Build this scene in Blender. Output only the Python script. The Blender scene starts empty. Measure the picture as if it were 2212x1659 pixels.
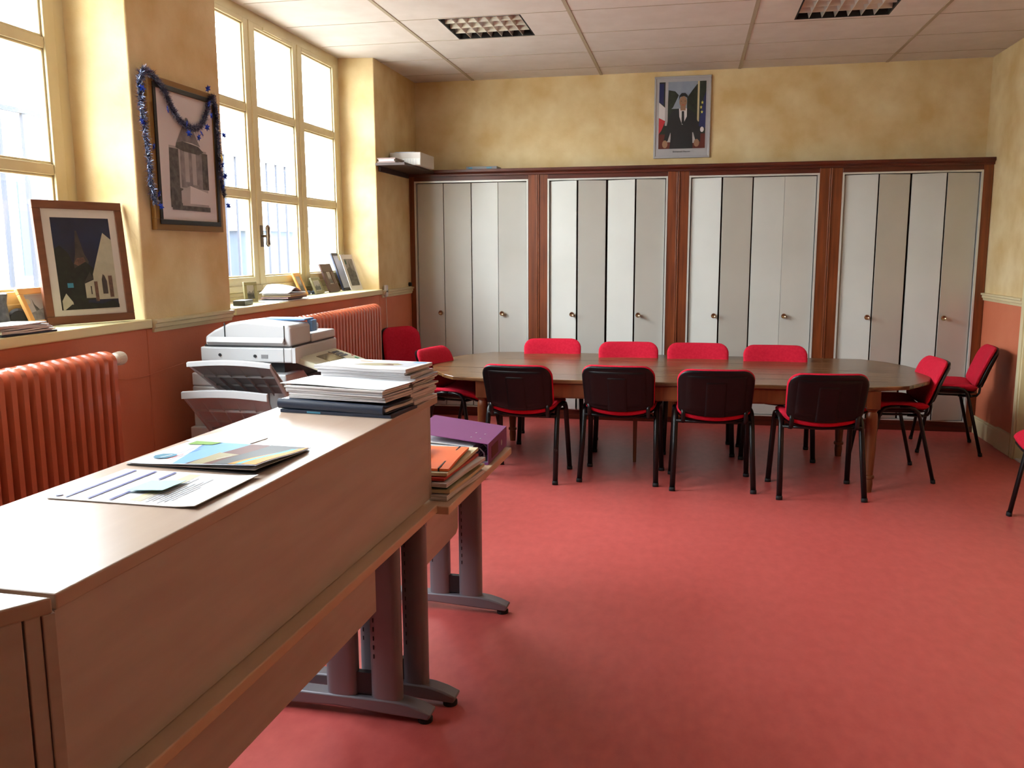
import bpy, math, random
from mathutils import Vector, Matrix
random.seed(7)
PI = math.pi
S = bpy.context.scene
COL = S.collection
R = math.radians

# ------------------------------------------------------------------ materials
def lin(c):
    return tuple(((v/255)/12.92 if v/255 <= .04045 else ((v/255+.055)/1.055)**2.4) for v in c)
MATS = {}
def mat(name, rgb, rough=.6, metal=0., rgb2=None, scale=4., detail=4., stretch=(1,1,1), bump=0., bscale=60., spec=.5, coat=0., ramp=(.35,.65)):
    if name in MATS: return MATS[name]
    m = bpy.data.materials.new(name); m.use_nodes = True
    nt = m.node_tree; b = nt.nodes['Principled BSDF']
    b.inputs['Base Color'].default_value = (*lin(rgb), 1)
    b.inputs['Roughness'].default_value = rough
    b.inputs['Metallic'].default_value = metal
    b.inputs['Specular IOR Level'].default_value = spec
    b.inputs['Coat Weight'].default_value = coat
    if rgb2 is not None or bump:
        tc = nt.nodes.new('ShaderNodeTexCoord'); mp = nt.nodes.new('ShaderNodeMapping')
        mp.inputs['Scale'].default_value = stretch
        nt.links.new(tc.outputs['Object'], mp.inputs['Vector'])
    if rgb2 is not None:
        n = nt.nodes.new('ShaderNodeTexNoise'); n.inputs['Scale'].default_value = scale; n.inputs['Detail'].default_value = detail
        nt.links.new(mp.outputs['Vector'], n.inputs['Vector'])
        r = nt.nodes.new('ShaderNodeValToRGB')
        r.color_ramp.elements[0].position = ramp[0]; r.color_ramp.elements[1].position = ramp[1]
        r.color_ramp.elements[0].color = (*lin(rgb), 1); r.color_ramp.elements[1].color = (*lin(rgb2), 1)
        nt.links.new(n.outputs['Fac'], r.inputs['Fac']); nt.links.new(r.outputs['Color'], b.inputs['Base Color'])
    if bump:
        n2 = nt.nodes.new('ShaderNodeTexNoise'); n2.inputs['Scale'].default_value = bscale; n2.inputs['Detail'].default_value = 3
        nt.links.new(mp.outputs['Vector'], n2.inputs['Vector'])
        bp = nt.nodes.new('ShaderNodeBump'); bp.inputs['Strength'].default_value = bump; bp.inputs['Distance'].default_value = .01
        nt.links.new(n2.outputs['Fac'], bp.inputs['Height']); nt.links.new(bp.outputs['Normal'], b.inputs['Normal'])
    MATS[name] = m
    return m
def glass(name):
    m = bpy.data.materials.new(name); m.use_nodes = True; nt = m.node_tree
    for n in list(nt.nodes):
        if n.type != 'OUTPUT_MATERIAL': nt.nodes.remove(n)
    out = [n for n in nt.nodes if n.type == 'OUTPUT_MATERIAL'][0]
    t = nt.nodes.new('ShaderNodeBsdfTransparent'); t.inputs[0].default_value = (.96,.98,.98,1)
    g = nt.nodes.new('ShaderNodeBsdfGlossy'); g.inputs['Roughness'].default_value = .03
    fr = nt.nodes.new('ShaderNodeFresnel'); fr.inputs[0].default_value = 1.5
    ge = nt.nodes.new('ShaderNodeNewGeometry'); mm = nt.nodes.new('ShaderNodeMath'); mm.operation='MULTIPLY_ADD'
    mm.inputs[1].default_value = 1/1.5-1.5; mm.inputs[2].default_value = 1.5   # same reflectance on both faces of the thin pane
    nt.links.new(ge.outputs['Backfacing'], mm.inputs[0]); nt.links.new(mm.outputs[0], fr.inputs[0])
    mx = nt.nodes.new('ShaderNodeMixShader')
    nt.links.new(fr.outputs[0], mx.inputs[0]); nt.links.new(t.outputs[0], mx.inputs[1]); nt.links.new(g.outputs[0], mx.inputs[2])
    nt.links.new(mx.outputs[0], out.inputs[0])
    return m

M = {
 'ochre': mat('ochre_sponged_paint', (216,182,124), .75, rgb2=(240,218,172), scale=3.2, detail=7, bump=.12, bscale=90, ramp=(.3,.7)),
 'dado': mat('orange_paint', (206,112,78), .6, rgb2=(212,122,88), scale=3, bump=.08, bscale=80),
 'cream': mat('cream_gloss_paint', (224,208,162), .42, rgb2=(230,216,174), scale=5),
 'sillc': mat('cream_sill_paint', (232,220,170), .4),
 'ceil': mat('ceiling_board', (226,216,210), .9, rgb2=(233,224,219), scale=6, bump=.1, bscale=220),
 'tee': mat('ceiling_joint_metal', (176,160,138), .6),
 'floor': mat('coral_linoleum', (188,82,78), .40, rgb2=(204,95,90), scale=20, detail=8, stretch=(1,.55,1), bump=.03, bscale=150, spec=.45, ramp=(.25,.75)),
 'cherry': mat('cherry_wood', (98,44,17), .38, rgb2=(130,64,28), scale=3.5, detail=8, stretch=(9,9,.6), spec=.5),
 'cherryh': mat('cherry_wood_dark', (70,24,13), .35, rgb2=(92,34,18), scale=3.5, detail=8, stretch=(.6,9,9)),
 'door': mat('grey_enamel_door', (206,205,198), .38, rgb2=(212,211,204), scale=2, spec=.45),
 'alu': mat('white_aluminium_trim', (222,222,216), .35, metal=.3),
 'brass': mat('knob_brass', (190,165,135), .25, metal=.9),
 'bronze': mat('aged_bronze', (112,96,78), .35, metal=.7),
 'knobc': mat('knob_cup', (225,215,200), .25, metal=.5),
 'dark': mat('black_gap', (10,9,9), .8),
 'table': mat('old_walnut', (74,48,28), .25, rgb2=(126,92,58), scale=2.6, detail=9, stretch=(.7,7,7), spec=.5, bump=.05, bscale=14),
 'tableleg': mat('old_walnut_leg', (96,52,24), .38, rgb2=(122,72,36), scale=3, detail=7, stretch=(7,7,.8)),
 'crack': mat('wood_crack', (40,26,14), .8),
 'fabric': mat('red_fabric', (190,22,48), .9, rgb2=(200,30,56), scale=60, bump=.25, bscale=420, spec=.2),
 'shell': mat('black_plastic_shell', (7,7,9), .36, spec=.3, bump=.06, bscale=500),
 'tube': mat('black_steel_tube', (8,8,9), .36, spec=.4),
 'lam': mat('beech_laminate', (184,158,140), .33, rgb2=(194,170,152), scale=3, detail=9, stretch=(6,.8,6), spec=.42, ramp=(.3,.7)),
 'lame': mat('beech_edge', (184,166,156), .45, rgb2=(194,178,168), scale=3, stretch=(6,.8,6)),
 'desk': mat('beech_desk_top', (200,166,136), .4, rgb2=(210,176,146), scale=3, detail=8, stretch=(6,.8,6)),
 'greym': mat('grey_satin_metal', (128,126,134), .42, metal=.35),
 'rubber': mat('black_rubber', (14,13,14), .7),
 'rad': mat('orange_radiator_enamel', (192,96,66), .22, spec=.65),
 'valve': mat('white_valve_plastic', (226,214,200), .4),
 'cop': mat('copier_ivory_plastic', (200,200,202), .45, bump=.05, bscale=600),
 'cop2': mat('copier_grey_plastic', (132,130,132), .5),
 'copy': mat('copier_panel_plastic', (214,212,186), .45),
 'copd': mat('copier_dark_plastic', (26,28,32), .5),
 'lcd': mat('lcd_screen', (120,118,92), .2),
 'btn': mat('blue_grey_button', (78,88,108), .5),
 'green': mat('green_button', (70,160,120), .5),
 'red': mat('red_mark', (190,60,50), .5),
 'white': mat('white_paper', (240,240,242), .7),
 'paper2': mat('off_white_paper', (222,216,212), .75),
 'pages': mat('page_edges', (236,232,232), .75, rgb2=(158,150,150), scale=1., detail=2, stretch=(3,3,420), ramp=(.42,.62)),
 'manila': mat('buff_card', (206,188,150), .75),
 'blueb': mat('navy_vinyl', (34,46,66), .35),
 'purple': mat('purple_card', (120,54,110), .5),
 'orange': mat('orange_card', (232,104,44), .55),
 'redc': mat('red_card', (188,54,38), .55),
 'greenc': mat('dark_green_card', (22,84,66), .6),
 'sky': mat('brochure_sky_blue', (120,170,226), .5, spec=.22),
 'skyw': mat('brochure_pale', (232,238,250), .5, spec=.22),
 'bbrown': mat('brochure_brown', (98,48,40), .5, spec=.22),
 'bgrey': mat('brochure_grey', (76,76,80), .5, spec=.22),
 'btan': mat('brochure_tan', (160,148,112), .5, spec=.22),
 'borange': mat('brochure_orange', (232,148,30), .5, spec=.22),
 'bcyan': mat('brochure_cyan', (86,182,200), .5, spec=.22),
 'bgreen': mat('brochure_green', (120,160,70), .5, spec=.22),
 'teal': mat('logo_teal', (60,130,160), .4),
 'ink': mat('ink_purple', (92,86,150), .5),
 'pink': mat('print_line_blue', (62,66,150), .5),
 'cyan': mat('pale_blue_note', (172,216,224), .6),
 'yel': mat('print_yellow', (232,218,170), .6),
 'lgrey': mat('print_grey', (196,196,206), .6),
 'black': mat('black_paint', (16,15,16), .4),
 'gold': mat('old_gold_frame', (136,98,44), .4, metal=.3),
 'walnutf': mat('walnut_frame', (104,60,38), .45, rgb2=(118,70,46), scale=6, stretch=(1,1,6)),
 'pinef': mat('pine_frame', (224,160,88), .45, rgb2=(232,172,102), scale=6),
 'greyf': mat('grey_green_frame', (140,132,100), .6),
 'brownf': mat('brown_frame', (74,46,38), .5),
 'navyf': mat('navy_frame', (28,34,56), .3),
 'silver': mat('silver_frame', (182,180,184), .45, metal=.2),
 'mount': mat('pale_mount', (214,208,200), .7),
 'night': mat('photo_dark_blue', (22,34,66), .5, rgb2=(14,20,40), scale=4),
 'tree': mat('photo_dark_tree', (14,18,18), .6, rgb2=(26,34,26), scale=30),
 'stone': mat('photo_pale_stone', (186,182,160), .6, rgb2=(170,166,146), scale=14),
 'roof': mat('photo_roof', (66,58,54), .6, rgb2=(50,44,42), scale=20),
 'brick': mat('photo_brick', (110,80,64), .6, rgb2=(80,60,52), scale=60),
 'pgrey': mat('print_mid_grey', (120,116,118), .6, rgb2=(150,146,148), scale=25),
 'pdark': mat('print_dark_grey', (62,60,60), .6, rgb2=(100,98,96), scale=35),
 'ppale': mat('print_pale_grey', (188,182,184), .6, rgb2=(172,166,168), scale=8),
 'pwhite': mat('print_white', (226,220,222), .6),
 'skin': mat('print_skin', (150,112,86), .5),
 'suit': mat('print_dark_suit', (22,22,26), .5),
 'navyflag': mat('print_flag_blue', (30,34,84), .5),
 'redflag': mat('print_flag_red', (176,34,44), .5),
 'foliage': mat('print_foliage', (16,22,16), .6, rgb2=(34,42,26), scale=30),
 'psky': mat('print_sky', (132,144,164), .5, rgb2=(152,160,176), scale=6),
 'star': mat('print_star_yellow', (214,200,96), .5),
 'tinsel': mat('blue_silver_tinsel', (92,102,136), .25, metal=.85, rgb2=(165,172,195), scale=120),
 'bstar': mat('blue_foil_star', (20,62,190), .22, metal=.8),
 'ystar': mat('gold_foil_star', (220,190,60), .25, metal=.8),
 'card': mat('white_carton', (214,206,198), .6),
 'label': mat('white_label', (236,234,228), .6),
 'shelfd': mat('dark_shelf_wood', (52,30,26), .5),
 'pvc': mat('white_pvc', (230,228,226), .4),
 'out1': mat('pale_render', (232,230,224), .9),
 'out2': mat('blue_grey_render', (46,54,66), .9),
 'outf': mat('grey_railing', (38,41,52), .8),
 'ground': mat('courtyard_gravel', (170,166,158), .95, rgb2=(150,146,140), scale=3),
 'louv': mat('louvre_aluminium', (232,230,224), .3, metal=.5),
 'clear': mat('clear_plastic', (176,186,200), .15, spec=.8),
 'brownc': mat('taupe_board', (128,104,100), .6),
}
M['glass'] = glass('window_glass')

# ------------------------------------------------------------------ mesh builder
class MB:
    def __init__(s): s.v=[]; s.f=[]; s.mi=[]; s.ms=[]; s.T=None
    def _m(s, m):
        m = M[m] if isinstance(m, str) else m
        if m not in s.ms: s.ms.append(m)
        return s.ms.index(m)
    def add(s, vs, fs, m):
        o = len(s.v); k = s._m(m)
        for p in vs:
            p = Vector(p)
            s.v.append(s.T @ p if s.T is not None else p)
        for f in fs: s.f.append([o+i for i in f]); s.mi.append(k)
        return s
    def box(s, x0,x1,y0,y1,z0,z1, m):
        vs=[(x,y,z) for z in (z0,z1) for y in (y0,y1) for x in (x0,x1)]
        return s.add(vs, [(0,2,3,1),(4,5,7,6),(0,1,5,4),(2,6,7,3),(0,4,6,2),(1,3,7,5)], m)
    def prism(s, pts, a, b, m, axis='z', m2=None):
        # pts 2D outline, extruded from a to b along the axis: z->(x,y), y->(x,z), x->(y,z)
        def P(p, h):
            return (p[0],p[1],h) if axis=='z' else ((p[0],h,p[1]) if axis=='y' else (h,p[0],p[1]))
        n=len(pts); vs=[P(p,a) for p in pts]+[P(p,b) for p in pts]
        s.add(vs, [(i,(i+1)%n,n+(i+1)%n,n+i) for i in range(n)], m)
        o=len(s.v)-2*n; k=s._m(m2 or m)
        s.f.append([o+i for i in range(n)][::-1]); s.mi.append(k)
        s.f.append([o+n+i for i in range(n)]); s.mi.append(k)
        return s
    def tube(s, path, rx, ry=None, seg=10, m='tube', up=(0,0,1), cap=True):
        ry = ry or rx; P=[Vector(p) for p in path]; n=len(P); vs=[]
        prev=None
        for i,p in enumerate(P):
            t=(P[min(i+1,n-1)]-P[max(i-1,0)]).normalized()
            u=Vector(up) if prev is None else prev
            a=(u-t*u.dot(t))
            if a.length<1e-4: a=Vector((1,0,0))-t*t.x
            a.normalize(); prev=a; b=t.cross(a)
            for k in range(seg):
                w=2*PI*k/seg; vs.append(p+a*math.cos(w)*rx+b*math.sin(w)*ry)
        fs=[(i*seg+k,i*seg+(k+1)%seg,(i+1)*seg+(k+1)%seg,(i+1)*seg+k) for i in range(n-1) for k in range(seg)]
        if cap: fs+= [tuple(range(seg))[::-1], tuple((n-1)*seg+k for k in range(seg))]
        return s.add(vs, fs, m)
    def lathe(s, prof, m, seg=20, c=(0,0,0), axis='z'):
        vs=[]
        for r,h in prof:
            for k in range(seg):
                w=2*PI*k/seg; a,b=r*math.cos(w),r*math.sin(w)
                q=(a,b,h) if axis=='z' else ((a,h,b) if axis=='y' else (h,a,b))
                vs.append((q[0]+c[0],q[1]+c[1],q[2]+c[2]))
        n=len(prof)
        fs=[(i*seg+k,i*seg+(k+1)%seg,(i+1)*seg+(k+1)%seg,(i+1)*seg+k) for i in range(n-1) for k in range(seg)]
        fs+=[tuple(range(seg))[::-1], tuple((n-1)*seg+k for k in range(seg))]
        return s.add(vs, fs, m)
    def pad(s, hw, z0, z1, th, pos, m, nx=18, nz=16, e=5.):
        # cushion: half width hw(t), from z0 to z1, thickness th; pos(x, z, d) -> 3D point, d = offset across the thickness
        def row(side):
            out=[]
            for j in range(nz+1):
                t=.5-.5*math.cos(PI*j/nz)
                for i in range(nx+1):
                    xn=-math.cos(PI*i/nx)
                    k=max(0,1-abs(xn)**e)**.5*max(0,1-abs(2*t-1)**(e+2))**.5
                    out.append(pos(xn*hw(t), z0+(z1-z0)*t, side*th/2*k))
            return out
        W=nx+1
        for side in (1,-1):
            vs=row(side); fs=[]
            for j in range(nz):
                for i in range(nx):
                    q=(j*W+i,j*W+i+1,(j+1)*W+i+1,(j+1)*W+i)
                    fs.append(q if side<0 else q[::-1])
            s.add(vs, fs, m)
        return s
    def sheet(s, x0,x1,y0,y1, zf, th, m, nx=14, ny=8, mside=None):
        # thin board or booklet whose height follows zf(x,y); th may be a function too
        T=th if callable(th) else (lambda x,y: th)
        W=nx+1; top=[];bot=[]
        for j in range(ny+1):
            for i in range(nx+1):
                x=x0+(x1-x0)*i/nx; y=y0+(y1-y0)*j/ny; z=zf(x,y)
                bot.append((x,y,z)); top.append((x,y,z+T(x,y)))
        N=len(top)
        s.add(top+bot, [(j*W+i,j*W+i+1,(j+1)*W+i+1,(j+1)*W+i) for j in range(ny) for i in range(nx)]+
              [(N+j*W+i,N+(j+1)*W+i,N+(j+1)*W+i+1,N+j*W+i+1) for j in range(ny) for i in range(nx)], m)
        o=len(s.v)-2*N; k=s._m(mside or m)
        for i in range(nx):
            s.f.append([o+i,o+N+i,o+N+i+1,o+i+1]); s.mi.append(k)
            a=ny*W+i; s.f.append([o+a,o+a+1,o+N+a+1,o+N+a]); s.mi.append(k)
        for j in range(ny):
            a=j*W; s.f.append([o+a,o+a+W,o+N+a+W,o+N+a]); s.mi.append(k)
            a=j*W+nx; s.f.append([o+a,o+N+a,o+N+a+W,o+a+W]); s.mi.append(k)
        return s
    def build(s, name, parent=None, smooth=False, bevel=0, bseg=2, sub=0):
        me=bpy.data.meshes.new(name); me.from_pydata([tuple(p) for p in s.v], [], s.f)
        for m in s.ms: me.materials.append(m)
        for p,k in zip(me.polygons, s.mi): p.material_index=k
        if smooth:
            for p in me.polygons: p.use_smooth=True
        me.update()
        o=bpy.data.objects.new(name, me); COL.objects.link(o)
        if parent: o.parent=parent
        if bevel:
            b=o.modifiers.new('bevel','BEVEL'); b.width=bevel; b.segments=bseg; b.limit_method='ANGLE'; b.angle_limit=R(40)
            b.harden_normals=False
        if smooth=='auto' or smooth:
            try:
                w=o.modifiers.new('wn','WEIGHTED_NORMAL') if smooth=='auto' else None
            except Exception: pass
        return o

def fix(o, angle=35):
    # smooth shading with sharp edges kept
    me=o.data
    for p in me.polygons: p.use_smooth=True
    me.set_sharp_from_angle(angle=R(angle))
    return o
def thing(name, label, cat, loc=(0,0,0), rotz=0, group=None):
    o=bpy.data.objects.new(name, None); COL.objects.link(o)
    o.empty_display_size=.1; o.location=loc; o.rotation_euler=(0,0,rotz)
    o['label']=label; o['category']=cat
    if group: o['group']=group
    return o
def tag(o, label, cat, group=None, loc=None, rotz=None):
    o['label']=label; o['category']=cat
    if group: o['group']=group
    if loc is not None: o.location=loc
    if rotz is not None: o.rotation_euler=(0,0,rotz)
    return o
def struct(o, label=None):
    o['kind']='structure'
    if label: o['label']=label
    return o
def copy_tree(o, parent=None):
    c=o.copy(); COL.objects.link(c)
    if parent: c.parent=parent
    for ch in list(o.children): copy_tree(ch, c)
    return c

# ------------------------------------------------------------------ room
XL, XR, YB, YN, H = -2.69, 2.52, 8.5, -3.6, 3.25
GX = -2.98          # room face of the window joinery
SZ = 1.285          # sill top
W2 = (4.78, 7.35); W1 = (1.36, 3.94)

b=MB(); b.box(-3.4, XR+.2, YN-.2, YB+.2, -.12, 0, 'floor'); struct(b.build('floor'))
b=MB()
L1=(-1.805,-1.205,6.27,6.88); L2=(.69,1.33,6.24,6.84)
# ceiling slab with two real openings for the luminaires
xs=[-3.4,L1[0],L1[1],L2[0],L2[1],XR+.2]; 
b.box(-3.4,L1[0],YN-.2,YB+.2,H,H+.12,'ceil'); b.box(L1[0],L1[1],YN-.2,L1[2],H,H+.12,'ceil'); b.box(L1[0],L1[1],L1[3],YB+.2,H,H+.12,'ceil')
b.box(L1[1],L2[0],YN-.2,YB+.2,H,H+.12,'ceil'); b.box(L2[0],L2[1],YN-.2,L2[2],H,H+.12,'ceil'); b.box(L2[0],L2[1],L2[3],YB+.2,H,H+.12,'ceil')
b.box(L2[1],XR+.2,YN-.2,YB+.2,H,H+.12,'ceil')
for x in (-2.1,-.86,.4,1.66):
    b.box(x-.013,x+.013,YN,YB,H-.004,H+.001,'tee')
for k in range(-12,4):
    y=6.25+.637*k
    if y<YB-.05 and y>YN: b.box(-2.95,XR,y-.003,y+.003,H-.002,H+.001,'tee')
struct(b.build('ceiling'))

def wallface(b, y0, y1, z0, z1, m): b.box(XL-.55, XL, y0, y1, z0, z1, m)
b=MB()
DZ=1.235
segs=[(YN-.2,W1[0]),(W1[1],W2[0]),(W2[1],YB+.2)]
for a,c in segs:
    b.box(XL-.38,XL,a,c,0,DZ,'dado'); b.box(XL-.38,XL,a,c,DZ,H+.05,'ochre'); b.box(XL-.5,XL-.38,a,c,-.3,H+.6,'out1')
for w in (W1,W2):
    b.box(XL-.38,XL,w[0],w[1],0,SZ-.045,'dado'); b.box(XL-.5,XL-.38,w[0],w[1],-.3,SZ-.045,'out1')
    b.box(GX-.25,GX-.09,w[0]-.02,w[1]+.02,H-.03,H+.05,'ochre')
# splayed reveals
for (ya,yb_) in ((W2[1],7.30),(W1[1],3.89)):
    b.prism([(XL-.0005,ya),(GX-.02,yb_),(GX-.02,ya+.01)],SZ-.04,H+.02,'ochre')
for (ya,yb_) in ((W2[0],4.83),(W1[0],1.41)):
    b.prism([(XL-.0005,ya),(GX-.02,ya-.01),(GX-.02,yb_)],SZ-.04,H+.02,'ochre')
o=b.build('wall_left',bevel=.008,bseg=2); struct(o)
b=MB(); b.box(XL-.5,XR+.4,YB,YB+.2,0,H+.05,'ochre'); struct(b.build('wall_back'))
# right wall with doorway
D0,D1,DH=6.33,7.22,2.12
b=MB()
b.box(XR,XR+.2,D1,YB,0,DZ-.03,'dado'); b.box(XR,XR+.2,D1,YB,DZ-.03,H+.05,'ochre')
b.box(XR,XR+.2,YN-.2,D0,0,DZ-.03,'dado'); b.box(XR,XR+.2,YN-.2,D0,DZ-.03,H+.05,'ochre')
b.box(XR,XR+.2,D0,D1,DH,H+.05,'ochre')
struct(b.build('wall_right'))
b=MB(); b.box(XL-.5,XR+.2,YN-.2,YN,0,DZ,'dado'); b.box(XL-.5,XR+.2,YN-.2,YN,DZ,H+.05,'ochre'); struct(b.build('wall_near'))
# door
d=struct(bpy.data.objects.new('door_1',None)); COL.objects.link(d); d.location=(XR,D0,0)
b=MB()
for y0,y1 in ((-.09,.012),(D1-D0-.012,D1-D0+.09)):
    b.box(-.02,.12,y0,y1,0,DH+.09,'cream'); b.box(-.032,.0,y0+.015,y1-.03,0,DH+.09,'cream')
b.box(-.02,.12,.012,D1-D0-.012,DH-.012,DH+.09,'cream')
b.build('door_frame',d,bevel=.004)
b=MB(); b.box(.05,.09,.014,D1-D0-.014,.012,DH-.014,'cream'); b.box(.04,.055,.12,D1-D0-.12,.25,.95,'cream'); b.box(.04,.055,.12,D1-D0-.12,1.15,1.95,'cream')
b.build('door_leaf',d,bevel=.006)
b=MB(); b.box(-.012,.06,0,D1-D0,0,.012,'alu'); b.build('threshold',d)
b=MB(); b.lathe([(.006,-.02),(.006,.05)],'alu',10,(-.0,.08,1.02),'x'); b.box(-.03,-.015,.07,.19,1.01,1.03,'alu'); b.build('door_handle',d)
# baseboards and rails
b=MB(); b.box(XR-.02,XR+.01,7.31,8.26,0,.14,'cream'); b.box(XR-.028,XR+.01,7.31,7.66,0,.17,'cream'); b.box(XR-.014,XR+.01,7.31,8.26,.14,.155,'cream')
b.box(XR-.02,XR+.01,YN,D0-.09,0,.14,'cream'); struct(b.build('baseboard_right',bevel=.004))
b=MB(); b.box(XL-.01,XL+.016,YN,YB-.3,0,.1,'dado'); struct(b.build('baseboard_left',bevel=.004))
def rail(name,x,y0,y1,z,s):
    b=MB(); b.prism([(x,z),(x+s*.012,z),(x+s*.016,z+.02),(x+s*.024,z+.024),(x+s*.022,z+.042),(x+s*.034,z+.048),(x+s*.034,z+.062),(x,z+.066)],y0,y1,'cream',axis='y')
    return struct(b.build(name))
rail('trim_1',XL-.002,3.985,4.765,1.215,1)
rail('trim_2',XL-.002,7.40,8.255,1.21,1)
rail('trim_3',XR+.002,7.31,8.26,1.175,-1)
rail('trim_4',XR+.002,YN,D0-.09,1.175,-1)

# ------------------------------------------------------------------ windows
def window(name, y0, y1, handles):
    w=struct(bpy.data.objects.new(name,None)); COL.objects.link(w); w.location=(GX,y0,0)
    L=y1-y0; fr=.085; n=3; sw=(L-2*fr)/n
    b=MB()
    b.box(-.09,-.012,0,fr,SZ,H+.02,'cream'); b.box(-.09,-.012,L-fr,L,SZ,H+.02,'cream')
    b.box(-.09,-.012,fr,L-fr,H-.07,H+.02,'cream'); b.box(-.09,-.005,fr,L-fr,SZ,SZ+.06,'cream')
    b.box(-.09,.0,fr,L-fr,SZ,SZ+.035,'cream')
    b.build('window_frame',w,bevel=.005)
    rows=[(1.447,1.986),(2.037,2.566),(2.617,3.145)]
    for k in range(n):
        a=fr+k*sw; c=a+sw; st=.078; rec=.0
        b=MB(); z0,z1=SZ+.062,H-.072
        b.box(-.055,rec,a+.002,a+st,z0,z1,'cream'); b.box(-.055,rec,c-st,c-.002,z0,z1,'cream')
        b.box(-.055,rec,a+st,c-st,z0,rows[0][0],'cream'); b.box(-.055,rec,a+st,c-st,rows[2][1],z1,'cream')
        b.box(-.05,rec-.006,a+st,c-st,rows[0][1],rows[1][0],'cream'); b.box(-.05,rec-.006,a+st,c-st,rows[1][1],rows[2][0],'cream')
        for r0,r1 in rows:      # glazing beads
            for q in ((a+st,a+st+.012,r0,r1),(c-st-.012,c-st,r0,r1),(a+st,c-st,r0,r0+.012),(a+st,c-st,r1-.012,r1)):
                b.box(-.045,-.014,*q,'cream')
        # rebated drip rail
        b.box(-.01,.012,a+.004,c-.004,z0,z0+.045,'cream')
        if k: b.box(-.03,.008,a-.014,a+.014,z0,z1,'cream')
        s=b.build('sash',w,bevel=.004)
        for r0,r1 in rows:
            g=MB(); g.box(-.036,-.032,a+st+.001,c-st-.001,r0+.001,r1-.001,'glass'); g.build('pane',s)
        if k==1:
            hb=MB(); hb.box(0,.006,a+.024,a+.060,1.655,1.805,'bronze')
            hb.lathe([(.009,0),(.009,.045)],'bronze',12,(0,a+.043,1.73),'x')
            hb.lathe([(.005,-.075),(.016,-.06),(.012,-.02),(.015,0),(.012,.02),(.017,.06),(.005,.078)],'bronze',12,(.05,a+.043,1.73),'z')
            fix(hb.build('window_handle',s))
            v=MB(); v.box(0,.008,a+.2,a+.48,H-.095,H-.075,'cream'); v.build('vent_cover',s)
    s=MB(); s.box(GX+.0-GX, XL-GX+.022, -.12 if name=='window_9' else -.08, L+.06, SZ-.045, SZ, 'sillc')
    o=s.build('window_sill',w,bevel=.006)
    return w
window('window_2',4.885,7.315,1)
window('window_1',1.47,3.9,0)

# daylight portals at the two openings
for (y0,y1) in ((4.9,7.3),(1.48,3.88)):
    ld=bpy.data.lights.new('window_portal','AREA'); ld.shape='RECTANGLE'; ld.size=H-SZ; ld.size_y=y1-y0
    ld.cycles.is_portal=True
    lo=bpy.data.objects.new('window_portal',ld); COL.objects.link(lo)
    lo.location=(GX-.12,(y0+y1)/2,(SZ+H)/2); lo.rotation_euler=(0,R(-90),0)

# ------------------------------------------------------------------ outside
b=MB(); b.box(-30,-3.25,-20,40,-.5,-.3,'ground'); struct(b.build('courtyard_ground'))
b=MB(); b.box(-12.4,-12,-10,32,-.3,4.2,'out1')
for y in range(-6,30,4): b.box(-12.01,-11.97,y,y+1.1,1.2,2.9,'out2')
tag(b.build('courtyard_building'),'pale building facing the windows across the courtyard','building')
fn=thing('courtyard_railing','tall grey iron railing seen faintly through the window panes','railing',(-5.5,5.2,-.3))
n=24; b=MB(); b.box(-.014,.014,-.016,.016,.25,3.09,'outf'); pk=b.build('picket',fn)
for k in range(1,n+1):
    q=pk.copy(); COL.objects.link(q); q.parent=fn; q.location=(0,k*.27,0)
b=MB(); b.box(-.02,.02,-.05,n*.27+.05,3.07,3.11,'outf'); b.box(-.015,.015,-.05,n*.27+.05,.25,.28,'outf'); b.build('rail',fn)
b=MB(); b.box(-9.5,-8.6,16.6,18.6,-.3,2.05,'out2'); b.box(-9.6,-8.5,16.5,18.7,2.05,2.15,'out1'); tag(b.build('courtyard_shed'),'blue-grey outbuilding seen blurred through the middle window panes','shed')

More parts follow.
